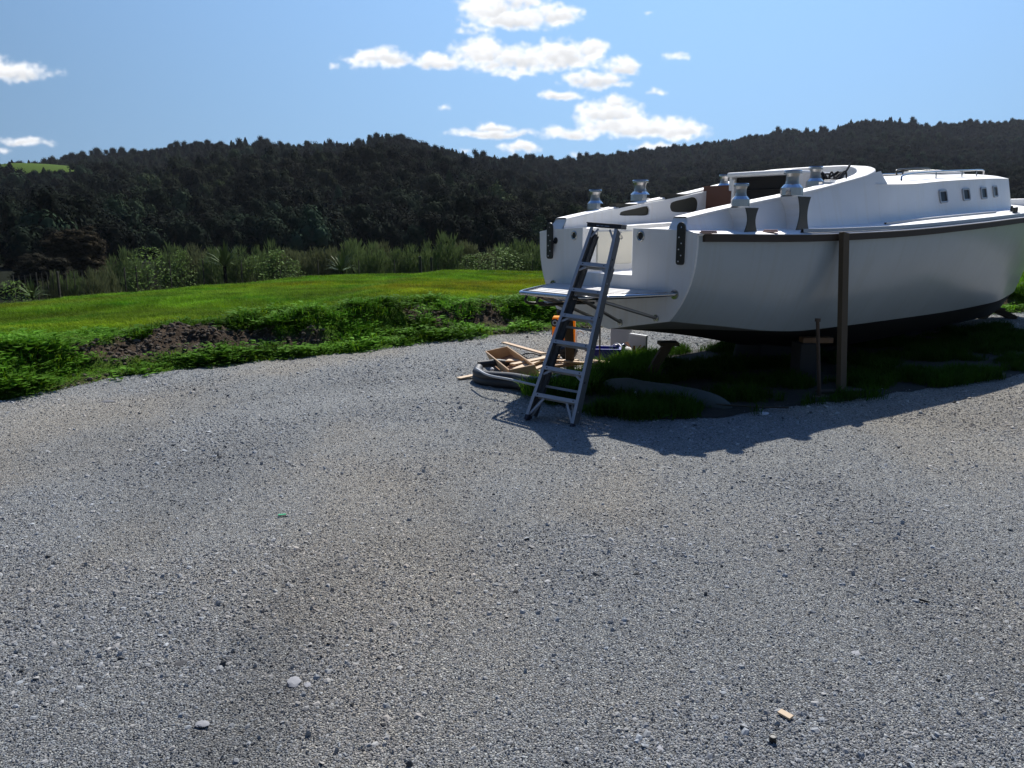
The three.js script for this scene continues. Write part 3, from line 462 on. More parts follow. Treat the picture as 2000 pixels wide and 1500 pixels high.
boat.updateMatrixWorld(true);
// forward, starboard and height in the boat's own measure
const L = (s, t, z) => V(K * t, EYE - K * (EYE - z), -K * s);
const boatWorld = (s, t, z) => L(s, t, z).applyMatrix4(boat.matrixWorld);
const deckHalf = spline([[0, 0.965], [1.2, 1.18], [2.5, 1.36], [4.4, 1.47], [6, 1.42], [7.5, 1.2], [9, 0.82], [10.5, 0.32], [11.4, 0.015]]);
const deckZ = spline([[0, 1.634], [1.2, 1.622], [2.5, 1.646], [4.4, 1.727], [6, 1.8], [7.5, 1.86], [9, 1.91], [10.5, 1.97], [11.4, 2.0]]);
const chineHalf = spline([[0, 0.704], [0.6, 0.86], [1.2, 1.0], [1.6, 1.06], [3.6, 1.185], [4.4, 1.21], [6.1, 1.13], [7.5, 0.87], [8.5, 0.63], [9.6, 0.27], [10.4, 0.012]]);
const chineZ = spline([[0, 0.885], [0.5, 0.82], [1.2, 0.728], [1.6, 0.705], [2.5, 0.70], [10.4, 0.695]]);
const keelZ = spline([[0, 0.752], [0.35, 0.71], [1.2, 0.58], [2.5, 0.34], [4, 0.18], [8, 0.165], [9.5, 0.20], [10, 0.42], [10.4, 0.66]]);
const bulge = spline([[0, 2.7], [3, 2.1], [8, 1.5], [11, 1.1]]);
const crown0 = (s, t) => deckZ(s) + 0.12 * (1 - Math.min(1, Math.abs(t) / Math.max(0.02, deckHalf(s))) ** 2) * smooth(11.4, 10, s);
function topPoint(q, f, side) { const sd = 11.4 * q, sc = 10.4 * q, s = lerp(sd, sc, f), b0 = deckHalf(sd), b1 = chineHalf(sc); return [s, side * (b0 - (b0 - b1) * Math.pow(f, bulge(sd))), lerp(deckZ(sd), chineZ(sc), f)]; }
const QS = []; for (let i = 0; i <= 70; i++) QS.push(Math.pow(i / 70, 1.08));
for (const side of [1, -1]) {
  part(boat, 'topside', grid(QS.map((q) => { const row = []; for (let j = 0; j <= 14; j++) row.push(L(...topPoint(q, j / 14, side))); return row; })), M.hull);
}
{ // underbody: grey above the paint line aft, black below
  const af = (s) => lin([0, 0.33, 0.5, 0.8, 1.2], [1, 1, 0.65, 0.29, 0], s), bot = (sc, r, side) => { const b = chineHalf(sc), z0 = chineZ(sc), z1 = keelZ(sc); return L(sc, side * b * (1 - r), lerp(z0, z1, r + 0.16 * Math.sin(Math.PI * r) * smooth(0.5, 3, sc))); };
  const up = [], lo = [];
  for (const side of [1, -1]) {
    const a = [], b = []; for (let i = 0; i <= 24; i++) { const s = 1.2 * i / 24, row = []; for (let j = 0; j <= 6; j++) row.push(bot(s, af(s) * j / 6, side)); a.push(row); }
    for (let i = 0; i <= 70; i++) { const s = 0.30 + 10.1 * i / 70, row = []; for (let j = 0; j <= 8; j++) row.push(bot(s, lerp(af(s), 1, j / 8), side)); b.push(row); }
    up.push(grid(a)); lo.push(grid(b));
  }
  part(boat, 'underbody', up, M.under); part(boat, 'antifouled_bottom', lo, M.antifoul);
  const sh = new THREE.Shape(); sh.moveTo(-3.0, 0); sh.lineTo(3.0, 0); sh.lineTo(2.6, 0.62); sh.lineTo(-2.8, 0.62);
  const kg = new THREE.ExtrudeGeometry(sh, { depth: 0.3, bevelEnabled: true, bevelSize: 0.05, bevelThickness: 0.05, bevelSegments: 2 }); kg.rotateY(Math.PI / 2); kg.translate(-0.15, 0.01, -K * 5.0); part(boat, 'keel', kg, M.antifoul);
}
{ // transom with the walk-through opening
  const P = (t, z) => new THREE.Vector2(K * t, EYE - K * (EYE - z)), half = [];
  for (let j = 0; j <= 14; j++) { const [, t, z] = topPoint(0, j / 14, 1); half.push([t, z]); }
  const sh = new THREE.Shape([P(-0.363, 1.678), P(-0.363, 1.258), P(0.272, 1.258), P(0.272, 1.673), P(0.655, 1.664), P(0.80, 1.66), P(0.84, 1.652), ...half.map(([t, z]) => P(t, z)), P(0, 0.752), ...half.slice().reverse().map(([t, z]) => P(-t, z)), P(-0.84, 1.652), P(-0.80, 1.66), P(-0.655, 1.664)]);
  const g = new THREE.ExtrudeGeometry(sh, { depth: 0.05, bevelEnabled: true, bevelSize: 0.004, bevelThickness: 0.004, bevelSegments: 2 }); g.translate(0, 0, -0.05);
  part(boat, 'transom', g, M.white);
}
for (const side of [1, -1]) { // timber strake just under the deck edge, aluminium toe rail on it
  const ring = (dt0, dt1, z0, z1) => (q) => { const s = 0.06 + 11.3 * q, n = (t, z) => L(s, side * (deckHalf(s) + t), deckZ(s) + z); return [n(dt0, z0), n(dt1, z0), n(dt1, z1), n(dt0, z1), n(dt0, z0)]; };
  const end = (f, q) => { const [a, b, c, d] = f(q); return grid([[a, b], [d, c]]); };
  const st = ring(-0.012, 0.026, -0.068, -0.006); part(boat, 'rubbing_strake', [grid(QS.map(st), 0.5), end(st, 0)], M.rail);
  const toe = (q) => { const s = 1.28 + 9.8 * q, n = (t, z) => L(s, side * (deckHalf(s) + t), deckZ(s) + z); return [n(-0.055, 0.012), n(-0.020, 0.012), n(-0.024, 0.046), n(-0.045, 0.046), n(-0.055, 0.012)]; };
  part(boat, 'toe_rail', grid(QS.map(toe), 0.5), M.alu);
}
const deckIn = spline([[0, 0.78], [2.2, 0.86], [3.2, 0.88], [4, 0.86]]);
{ // deck: side decks aft, whole deck forward
  const list = [], lip = [];
  for (const side of [1, -1]) {
    list.push(grid(Array.from({ length: 40 }, (_, i) => { const s = 0.0 + 3.4 * i / 39, row = []; for (let j = 0; j <= 6; j++) { const t = lerp(deckHalf(s) + 0.012, deckIn(s), j / 6); row.push(L(s, side * t, crown0(s, t))); } return row; })));
    lip.push(grid(QS.map((q) => { const s = 11.4 * q; return [L(s, side * (deckHalf(s) + 0.012), deckZ(s)), L(s, side * (deckHalf(s) + 0.014), deckZ(s) - 0.008), L(s, side * (deckHalf(s) - 0.01), deckZ(s) - 0.03)]; })));
  }
  list.push(grid(Array.from({ length: 60 }, (_, i) => { const s = 3.4 + 8.0 * i / 59, row = []; for (let j = 0; j <= 16; j++) { const t = (deckHalf(s) + 0.012) * (1 - j / 8); row.push(L(s, t, crown0(s, t))); } return row; })));
  part(boat, 'deck', [...list, ...lip], M.deck);
  for (const side of [1, -1]) part(boat, 'genoa_track', grid(Array.from({ length: 20 }, (_, i) => { const s = 3.0 + 3.1 * i / 19, t = side * lerp(1.10, 1.06, i / 19), z = crown0(s, t); return [L(s, t - 0.014, z), L(s, t - 0.012, z + 0.02), L(s, t + 0.012, z + 0.02), L(s, t + 0.014, z)]; }), 0.5), M.alu);
}
// cockpit sides and cabin side: one wall from the stern to the front of the cabin
const wallBase = spline([[0, 0.84], [1, 0.90], [2, 0.945], [3.3, 0.96], [4, 0.93], [5, 0.87], [5.7, 0.86], [6.4, 0.83], [7.1, 0.75], [7.8, 0.68]]);
const wallTop = spline([[0, 0.795], [1, 0.83], [2, 0.855], [3.3, 0.86], [4, 0.84], [5, 0.79], [5.7, 0.785], [6.4, 0.755], [7.1, 0.675], [7.8, 0.60]]);
const coamTop = spline([[0, 1.752], [0.5, 1.832], [1, 1.905], [1.5, 1.974], [2, 2.046], [2.5, 2.13], [2.9, 2.20], [3.2, 2.258], [3.45, 2.30]]);
const cabTop = spline([[3.2, 2.128], [4, 2.158], [5, 2.226], [6, 2.285], [7, 2.335], [7.8, 2.365]]);
const wallZ = (s) => s < 3.30 ? coamTop(s) : s < 3.44 ? lerp(coamTop(3.3), cabTop(3.44), Math.pow((s - 3.30) / 0.14, 0.8)) : cabTop(s);
const ports = [[5.02, 2.046], [5.74, 2.088], [6.39, 2.121], [6.98, 2.161]];
const wallSlope = spline([[0, 0.41], [1, 0.29], [2, 0.257], [3.1, 0.19], [4, 0.185], [5, 0.2], [7.8, 0.2]]);
const cabHalf = (s) => wallBase(s) - wallSlope(s) * (cabTop(Math.max(3.2, s)) - crown0(s, wallBase(s)));
const wallAt = (s, side, f) => { const zb = crown0(s, wallBase(s)) - 0.004, z = lerp(zb, wallZ(s), f), k = smooth(0, 0.05, z - zb); return L(s, side * (wallBase(s) + 0.012 * (1 - k) - wallSlope(s) * (z - zb)), z); };
for (const side of [1, -1]) {
  const rows = []; for (const s of [...Array.from({ length: 61 }, (_, i) => 3.3 * i / 60), 3.32, 3.34, 3.36, 3.38, 3.40, 3.42, 3.44, ...Array.from({ length: 50 }, (_, i) => 3.44 + 4.36 * (i + 1) / 50)]) { const row = []; for (let j = 0; j <= 10; j++) { const f = j / 10, p = wallAt(s, side, f), back = 0.07 * K * f * smooth(0.05, 0, s); p.z -= back; row.push(p); } rows.push(row); }
  part(boat, 'cabin_side', grid(rows), M.white);

}
{ // cabin front and top
  const fr = []; for (let i = 0; i <= 12; i++) { const w = 1 - i / 6, row = []; for (let j = 0; j <= 6; j++) { const f = j / 6, t = lerp(wallBase(7.8), cabHalf(7.8), f) * w, sF = 7.8 + 0.30 * (1 - w * w) + 0.22 * (1 - f); row.push(L(lerp(7.8, sF, 1 - Math.abs(w) ** 6), t, lerp(crown0(7.9, t) - 0.004, cabTop(7.8) + 0.09 * (1 - w * w), f))); } fr.push(row); }
  part(boat, 'cabin_front', grid(fr), M.white);
  const tp = []; for (let i = 0; i <= 48; i++) { const s0 = 3.15 + 4.65 * i / 48, row = []; for (let j = 0; j <= 14; j++) { const w = 1 - j / 7, s = s0 + (i === 48 ? 0.30 * (1 - w * w) * (1 - Math.abs(w) ** 6) : 0); row.push(L(s, (cabHalf(s0) + (j === 0 || j === 14 ? 0.012 : 0)) * w, cabTop(Math.max(3.2, s0)) + 0.09 * (1 - w * w) + 0.002)); } tp.push(row); }
  part(boat, 'cabin_top', grid(tp), M.deck);
}
for (const side of [1, -1]) part(boat, 'coaming_end', grid([[L(-0.002, side * 0.655, 1.655), L(-0.002, side * 0.845, 1.645)], [L(0.07, side * 0.66, coamTop(0.07) - 0.002), L(0.07, side * 0.805, coamTop(0.07) - 0.002)]]), M.white);
{ // coaming caps, sweeping round in front of the cockpit
  const out = [], n = 90, path = (u) => { // u 0..1 port aft -> round the front -> starboard aft
    const leg = 0.40; if (u < leg) { const s = lerp(0.06, 3.0, u / leg); return [s, -wallTop(s), coamTop(s)]; } if (u > 1 - leg) { const s = lerp(0.06, 3.0, (1 - u) / leg); return [s, wallTop(s), coamTop(s)]; }
    const a = (u - leg) / (1 - 2 * leg) * Math.PI, c = Math.cos(a), si = Math.sin(a), e = 0.72, s = 3.0 + 0.52 * Math.sign(si) * Math.pow(Math.abs(si), e); return [s, -0.858 * Math.sign(c) * Math.pow(Math.abs(c), e), coamTop(Math.min(3.45, s)) + 0.05 * si];
  };
  const inner = [], front = [];
  for (let i = 0; i <= n; i++) {
    const u = i / n, [s, t, z] = path(u), [s2, t2] = path(Math.min(1, u + 0.004)), [s1, t1] = path(Math.max(0, u - 0.004)), dx = s2 - s1, dy = t2 - t1, q = Math.hypot(dx, dy), nx = -dy / q, ny = dx / q;   // inward normal
    const w = 0.135 + 0.09 * smooth(0.36, 0.5, u) * smooth(0.64, 0.5, u), k = -1, si = s + k * nx * w * -1, ti = t + k * ny * w * -1;
    const toC = (t > 0 ? -1 : 1), ins = Math.sign((ny) * toC + (s > 3.05 ? -nx : 0)) || 1, a = s + nx * ins * w, b = t + ny * ins * w;
    out.push([L(s - nx * ins * 0.010, t - ny * ins * 0.010, z - 0.018), L(s - nx * ins * 0.008, t - ny * ins * 0.008, z + 0.002), L(s + nx * ins * 0.008, t + ny * ins * 0.008, z + 0.010), L(a - nx * ins * 0.008, b - ny * ins * 0.008, z + 0.012), L(a + nx * ins * 0.006, b + ny * ins * 0.006, z + 0.002), L(a + nx * ins * 0.006, b + ny * ins * 0.006, z - 0.018)]);
    if (s > 2.28 || Math.abs(t) < 0.5) inner.push([L(a, b, z - 0.01), L(a, b, 2.05 + 0.03 * s - 0.03)]);
    if (s >= 2.99) { const fl = 0.16 * smooth(3.0, 3.3, s); front.push([L(s, t, z - 0.004), L(s - nx * ins * fl * 0.3, t - ny * ins * fl * 0.3, lerp(z, 2.10, 0.5)), L(s - nx * ins * fl, t - ny * ins * fl * 0.6, 2.10)]); }
  }
  part(boat, 'coaming_cap', grid(out, 0.7), M.deck); part(boat, 'coaming_lining', grid(inner), M.white); part(boat, 'cockpit_breakwater', grid(front), M.white);
  part(boat, 'bridge_deck', grid([[L(2.3, -0.72, 2.075), L(2.3, 0.72, 2.075)], [L(3.42, -0.72, 2.11), L(3.42, 0.72, 2.11)]]), M.deck);
}
{ // inside of the cockpit: port lining with two cubby holes, seats, well, bulkhead and hood
  const S2 = (s, z) => new THREE.Vector2(K * s, EYE - K * (EYE - z)), sh = new THREE.Shape();
  sh.moveTo(...S2(0.02, 1.64).toArray()); for (let i = 0; i <= 24; i++) { const s = lerp(0.07, 2.3, i / 24); sh.lineTo(...S2(s, coamTop(s) - 0.008).toArray()); } sh.lineTo(...S2(2.3, 1.72).toArray());
  const hole = (pts) => { const v = pts.map(([s, z]) => { const q = S2(s, z); return V(q.x, q.y, 0); }), c = new THREE.CatmullRomCurve3(v, true, 'catmullrom', 0.6), p = c.getPoints(60).map((q) => new THREE.Vector2(q.x, q.y)); return new THREE.Path(p); };
  const h1 = [[0.86, 1.800], [0.84, 1.822], [0.88, 1.842], [1.06, 1.872], [1.24, 1.899], [1.29, 1.885], [1.30, 1.84], [1.26, 1.805], [1.06, 1.800]], h2 = [[1.72, 1.845], [1.66, 1.87], [1.65, 1.92], [1.70, 1.955], [1.90, 1.99], [2.05, 2.012], [2.13, 1.985], [2.145, 1.91], [2.10, 1.855], [1.92, 1.845]];
  sh.holes.push(hole(h1), hole(h2));
  const g = new THREE.ExtrudeGeometry(sh, { depth: 0.018, bevelEnabled: false, curveSegments: 12 }); g.rotateY(Math.PI / 2); g.translate(-K * 0.675, 0, 0);   // shape x runs forward along -z
  part(boat, 'coaming_lining', g, M.white);
  part(boat, 'cubby_hole', box(0.11, 0.17, 0.58, -K * 0.675 - 0.065, L(0, 0, 1.845).y, -K * 1.07), M.olive); part(boat, 'cubby_hole', box(0.11, 0.26, 0.62, -K * 0.675 - 0.065, L(0, 0, 1.925).y, -K * 1.9), M.olive);  // dark boxes stand in for the shade inside the cubby holes
  part(boat, 'coaming_lining', grid([[L(0.02, 0.66, 1.64), L(0.07, 0.66, coamTop(0.07))], [L(2.3, 0.70, 1.72), L(2.3, 0.70, coamTop(2.3))]]), M.white);
  const seatZ = (s) => 1.667 + 0.045 * s;
  for (const [a, b] of [[-0.69, -0.37], [0.28, 0.72]]) part(boat, 'cockpit_seat', [grid([[L(0.03, a, seatZ(0)), L(0.03, b, seatZ(0))], [L(2.3, a, seatZ(2.3)), L(2.3, b, seatZ(2.3))]])], M.deck);
  for (const t of [-0.37, 0.28]) part(boat, 'cockpit_well_side', grid([[L(0.045, t, 1.2), L(0.045, t, seatZ(0))], [L(2.3, t, 1.2), L(2.3, t, seatZ(2.3))]]), M.wellWhite);
  part(boat, 'cockpit_sole', grid([[L(0.0, -0.37, 1.262), L(0.0, 0.28, 1.262)], [L(2.3, -0.37, 1.29), L(2.3, 0.28, 1.29)]]), M.deck);
  const door = part(boat, 'locker_door', box(0.018, K * 0.32, K * 0.50, -K * 0.37 + 0.008, L(0, 0, 1.485).y, -K * 0.45, 0.06), M.cream);
  const hook = []; for (let i = 0; i <= 18; i++) { const a = i / 18; hook.push(V(-K * 0.37 + 0.03, L(0, 0, 1.60).y + 0.035 * Math.cos(a * Math.PI), -K * 0.52 + 0.018 * Math.sin(a * 2 * Math.PI))); }
  part(door, 'latch', tube(hook, 0.006), M.steel);
  part(boat, 'drain_hole', new THREE.CylinderGeometry(0.014, 0.014, 0.01, 14).rotateZ(Math.PI / 2).translate(-K * 0.37 + 0.004, L(0, 0, 1.32).y, -K * 0.10), M.black);
  // brown bulkhead; a black panel stands in for the unlit companionway
  const bz = -K * 2.3, bh = (t0, t1, z0, z1) => box(K * (t1 - t0), K * (z1 - z0), 0.03, K * (t0 + t1) / 2, L(0, 0, (z0 + z1) / 2).y, bz);
  part(boat, 'bulkhead', [bh(-0.70, -0.29, 1.3, 2.14), bh(-0.29, 0.38, 1.28, 1.72)], M.wood);
  part(boat, 'bulkhead', bh(0.38, 0.70, 1.3, 2.07), M.white); part(boat, 'companionway', [bh(-0.285, 0.375, 1.725, 2.215).translate(0, 0, -0.05)], M.dark);
  part(boat, 'door_jamb', box(0.03, K * 0.36, 0.05, K * 0.38, L(0, 0, 2.02).y, bz + 0.02, 0.01), M.wellWhite); part(boat, 'door_jamb', [box(0.035, K * 0.36, 0.05, -K * 0.29, L(0, 0, 2.02).y, bz + 0.02, 0.01)], M.wellWhite);
  const hood = [box(K * 0.80, 0.055, K * 0.95, K * 0.045, L(0, 0, 2.245).y, -K * 2.7, 0.022), box(0.04, 0.17, K * 0.9, K * 0.42, L(0, 0, 2.155).y, -K * 2.72, 0.01), box(0.04, 0.17, K * 0.9, -K * 0.33, L(0, 0, 2.155).y, -K * 2.72, 0.01)];
  part(boat, 'companionway_hood', hood, M.white);
}
for (const side of [1, -1]) for (const [s, w] of [[0.70, 0.105], [1.50, 0.115]]) { // hourglass pods that carry the winches
  const zt = coamTop(s) - 0.012, zb = crown0(s, 1.0) - 0.01, h = K * (zt - zb), sh = new THREE.Shape(), N = 14, hw = (f) => K * w * (0.60 + 0.40 * Math.pow(Math.abs(f * 2 - 1), 1.8));
  for (let i = 0; i <= N; i++) { const f = i / N; i ? sh.lineTo(hw(f), f * h) : sh.moveTo(hw(0), 0); } for (let i = N; i >= 0; i--) { const f = i / N; sh.lineTo(-hw(f), f * h); }
  const dep = K * 0.20, g = new THREE.ExtrudeGeometry(sh, { depth: dep, bevelEnabled: false }); g.rotateY(Math.PI / 2);
  const y0 = L(0, 0, zb).y, x0 = K * (wallTop(s) - 0.02), p = group('winch_pod'); boat.add(p);
  g.translate(x0, y0, -K * s); if (side < 0) g.scale(-1, 1, 1); part(p, 'pod_body', g, M.white);
  const cap = new THREE.ExtrudeGeometry(sh, { depth: 0.006, bevelEnabled: false }); cap.scale(0.97, 0.99, 1); cap.rotateY(Math.PI / 2); cap.translate(x0 + dep + 0.001, y0 + 0.002, -K * s); if (side < 0) cap.scale(-1, 1, 1); part(p, 'pod_face', cap, M.pod);
}
function winch(s, t, z, d, h) {
  const g = group('winch', L(s, t, z)), R = d / 2, pr = (a) => new THREE.LatheGeometry(a.map(([r, y]) => new THREE.Vector2(r * R, y * h)), 40); boat.add(g);
  const cy = (r0, r1, y0, y1, n = 36) => { const q = new THREE.CylinderGeometry(r1 * R, r0 * R, (y1 - y0) * h, n); q.translate(0, (y0 + y1) / 2 * h, 0); return q; }, facets = (q) => { const f = q.toNonIndexed(); f.computeVertexNormals(); return f; };
  part(g, 'base', [facets(cy(0.98, 0.98, 0, 0.30, 13)), facets(cy(0.96, 0.68, 0.301, 0.44, 13))], M.chrome);
  part(g, 'drum', [cy(0.62, 0.56, 0.44, 0.58), cy(0.56, 0.56, 0.581, 0.74), cy(0.56, 0.64, 0.741, 0.86)], M.steel);
  part(g, 'self_tailer', [cy(0.80, 0.80, 0.862, 0.90), cy(0.62, 0.62, 0.901, 0.94), cy(0.80, 0.74, 0.941, 0.99)], M.chrome);
}
winch(0.70, 0.885, coamTop(0.70), 0.18, 0.22); winch(1.50, 0.895, coamTop(1.50), 0.23, 0.255); winch(2.42, 0.60, 2.08, 0.20, 0.24);
winch(0.70, -0.885, coamTop(0.70), 0.19, 0.225); winch(1.42, -0.90, coamTop(1.42), 0.245, 0.25); winch(2.62, -0.66, 2.10, 0.17, 0.20);
{ // rope clutches and a heap of lines in the well ahead of the starboard winch
  const p = group('rope_clutch'); boat.add(p);
  part(p, 'clutch_body', [0, 1, 2].map((i) => box(0.035, 0.06, 0.13, K * (0.45 + 0.05 * i), L(0, 0, 2.17).y, -K * 2.82, 0.012)), M.black); part(p, 'lever', [between(L(2.86, 0.64, 2.17), L(2.93, 0.70, 2.335), 0.03, 0.016)], M.black);
  for (const t of [0.78, 0.72]) part(boat, 'rope_cleat', box(0.09, 0.035, 0.15, K * t, L(0, 0, coamTop(2.3 + (0.8 - t) * 2) + 0.02).y, -K * (2.35 + (0.8 - t) * 2), 0.012), M.wellWhite);
  const P2 = []; for (let i = 0; i < 26; i++) { const a = i * 1.9; P2.push(L(2.72 + 0.10 * Math.sin(a * 1.3) , 0.50 + 0.010 * i + 0.03 * Math.cos(a), 2.20 + 0.06 * Math.sin(a * 2.1))); } const rope = new THREE.Mesh(tube(P2, 0.011, false, 160, 6), paint('dark rope', 0.03, 0.028, 0.03, 0.9)); rope.name = 'rope'; rope.applyMatrix4(boat.matrixWorld); shade(rope); tag(rope, 'tangle of dark rope heaped beside the forward starboard winch', 'rope');
}
for (const [k, [s, z]] of ports.entries()) for (const side of [1, -1]) { // rectangular cabin ports
  const f = clamp((z - crown0(s, wallBase(s))) / (wallZ(s) - crown0(s, wallBase(s))), 0, 1), c = wallAt(s, side, f), a = wallAt(s + 0.1, side, f).sub(wallAt(s - 0.1, side, f)).normalize(), b = wallAt(s, side, Math.min(1, f + 0.2)).sub(wallAt(s, side, f - 0.2)).normalize(), n = new THREE.Vector3().crossVectors(a, b).normalize(); if (n.x * side < 0) n.negate();
  const bas = new THREE.Matrix4().makeBasis(a, new THREE.Vector3().crossVectors(n, a), n).setPosition(c), rr = (w, h, r) => { const q = new THREE.Shape(); q.moveTo(-w + r, -h); q.lineTo(w - r, -h); q.quadraticCurveTo(w, -h, w, -h + r); q.lineTo(w, h - r); q.quadraticCurveTo(w, h, w - r, h); q.lineTo(-w + r, h); q.quadraticCurveTo(-w, h, -w, h - r); q.lineTo(-w, -h + r); q.quadraticCurveTo(-w, -h, -w + r, -h); return q; };
  const fs = rr(0.125, 0.085, 0.035); fs.holes.push(rr(0.106, 0.068, 0.024)); const w = group('window'); boat.add(w);
  part(w, 'frame', new THREE.ExtrudeGeometry(fs, { depth: 0.02, bevelEnabled: true, bevelSize: 0.004, bevelThickness: 0.004, bevelSegments: 2 }).translate(0, 0, -0.004).applyMatrix4(bas), M.alu); part(w, 'pane', new THREE.ExtrudeGeometry(rr(0.105, 0.067, 0.022), { depth: 0.008, bevelEnabled: false }).translate(0, 0, -0.001).applyMatrix4(bas), M.glass);
}
{ // handrail, hatches, mooring posts on the foredeck
  for (const side of [1, -1]) { const h = group('handrail'); boat.add(h); const pt = (s, dz) => L(s, side * (wallTop(s) - 0.20), cabTop(s) + 0.05 + dz); part(h, 'rail', tube([pt(4.32, 0.0), pt(4.42, 0.055), pt(5.4, 0.068), pt(6.4, 0.072), pt(7.15, 0.075), pt(7.22, 0.02)], 0.013, false, 60), M.chrome); for (const s of [5.35, 6.2, 6.85]) part(h, 'post', rod(pt(s, -0.01), pt(s, 0.068), 0.009), M.chrome); }
  const hat = group('deck_hatch'); boat.add(hat); const cy = (s) => cabTop(s) + 0.085; part(hat, 'frame', [box(0.56, 0.05, 0.9, 0, L(0, 0, cy(6.6)).y + 0.02, -K * 6.7, 0.015)], M.wellWhite); part(hat, 'pane', box(0.46, 0.02, 0.8, 0, L(0, 0, cy(6.6)).y + 0.05, -K * 6.7, 0.008), M.clear);
  const hb = group('grab_bar'); boat.add(hb); part(hb, 'rail', tube([L(6.2, -0.30, cy(6.2) + 0.02), L(6.24, -0.30, cy(6.2) + 0.09), L(7.2, -0.30, cy(7.2) + 0.10), L(7.24, -0.30, cy(7.2) + 0.03)], 0.014, false, 40), M.strap); for (const s of [6.4, 6.7, 7.0]) part(hb, 'post', rod(L(s, -0.30, cy(s)), L(s, -0.30, cy(s) + 0.085), 0.02), M.strap);
  for (const [s, t] of [[6.45, 1.16], [6.60, 1.14], [6.78, 1.02]]) { const p = group('mooring_post'); boat.add(p); const y = crown0(s, t); part(p, 'post', rod(L(s, t, y), L(s, t, y + 0.075), 0.018), M.strap); part(p, 'foot', new THREE.CylinderGeometry(0.045, 0.05, 0.012, 20).translate(...L(s, t, y).toArray()), M.steel); }
  part(boat, 'anchor_locker', box(0.9, 0.13, 0.5, 0, L(0, 0, 2.06).y, -K * 9.4, 0.03), M.white);
  part(boat, 'bow_roller', box(0.12, 0.08, 0.5, 0, L(0, 0, 2.02).y, -K * 11.3, 0.02), M.steel);
}
for (const side of [1, -1]) { // backstay straps, through-hull fittings
  const sh = new THREE.Shape(), w = 0.043, h = 0.385, p = group('chainplate'); boat.add(p); sh.moveTo(-w, 0.03); sh.quadraticCurveTo(-w, 0, -w + 0.03, 0); sh.lineTo(w - 0.03, 0); sh.quadraticCurveTo(w, 0, w, 0.03); sh.lineTo(w, h - w); sh.absarc(0, h - w, w, 0, Math.PI, false); sh.lineTo(-w, 0.03);
  const eye = new THREE.Path(); eye.absarc(0, h - w, 0.012, 0, 6.284, true); sh.holes.push(eye);
  const x = side * K * 0.808, y = L(0, 0, 1.374).y; part(p, 'strap', new THREE.ExtrudeGeometry(sh, { depth: 0.014, bevelEnabled: true, bevelSize: 0.002, bevelThickness: 0.002, bevelSegments: 1 }).translate(x, y, 0.006), M.strap);
  for (const [i, dy] of [0.03, 0.085, 0.14, 0.195, 0.25].entries()) part(p, 'bolt', new THREE.SphereGeometry(0.0075, 10, 8).scale(1, 1, 0.6).translate(x + (i % 2 ? 0.014 : -0.014), y + dy, 0.024), M.bolt);
}
for (const [t, z, r] of [[-0.473, 1.604, 0.034], [0.361, 1.607, 0.038], [-0.731, 1.552, 0.022]]) { const f = group('hawse_hole', V(K * t, L(0, 0, z).y, 0.006)); boat.add(f); part(f, 'ring', new THREE.TorusGeometry(r, 0.009, 10, 32).scale(1, 1.15, 1), r < 0.03 ? M.black : M.chrome); part(f, 'hole', new THREE.CylinderGeometry(r, r, 0.006, 28).rotateX(Math.PI / 2).scale(1, 1.15, 1), M.black); }
part(boat, 'drain_fitting', [rod(L(-0.03, -0.752, 1.53), L(-0.03, -0.762, 1.43), 0.016, 0.012), rod(L(-0.03, -0.745, 1.545), L(-0.03, -0.752, 1.53), 0.02, 0.02)], M.black);
for (const [s, z] of [[9.05, 0.80], [9.35, 0.805]]) { const q = s / 10.5, p = topPoint(q, 0.9, 1); part(boat, 'through_hull', new THREE.CylinderGeometry(0.03, 0.03, 0.02, 16).rotateZ(Math.PI / 2).rotateY(0.22).translate(...L(p[0], p[1], p[2]).toArray()), M.under); }
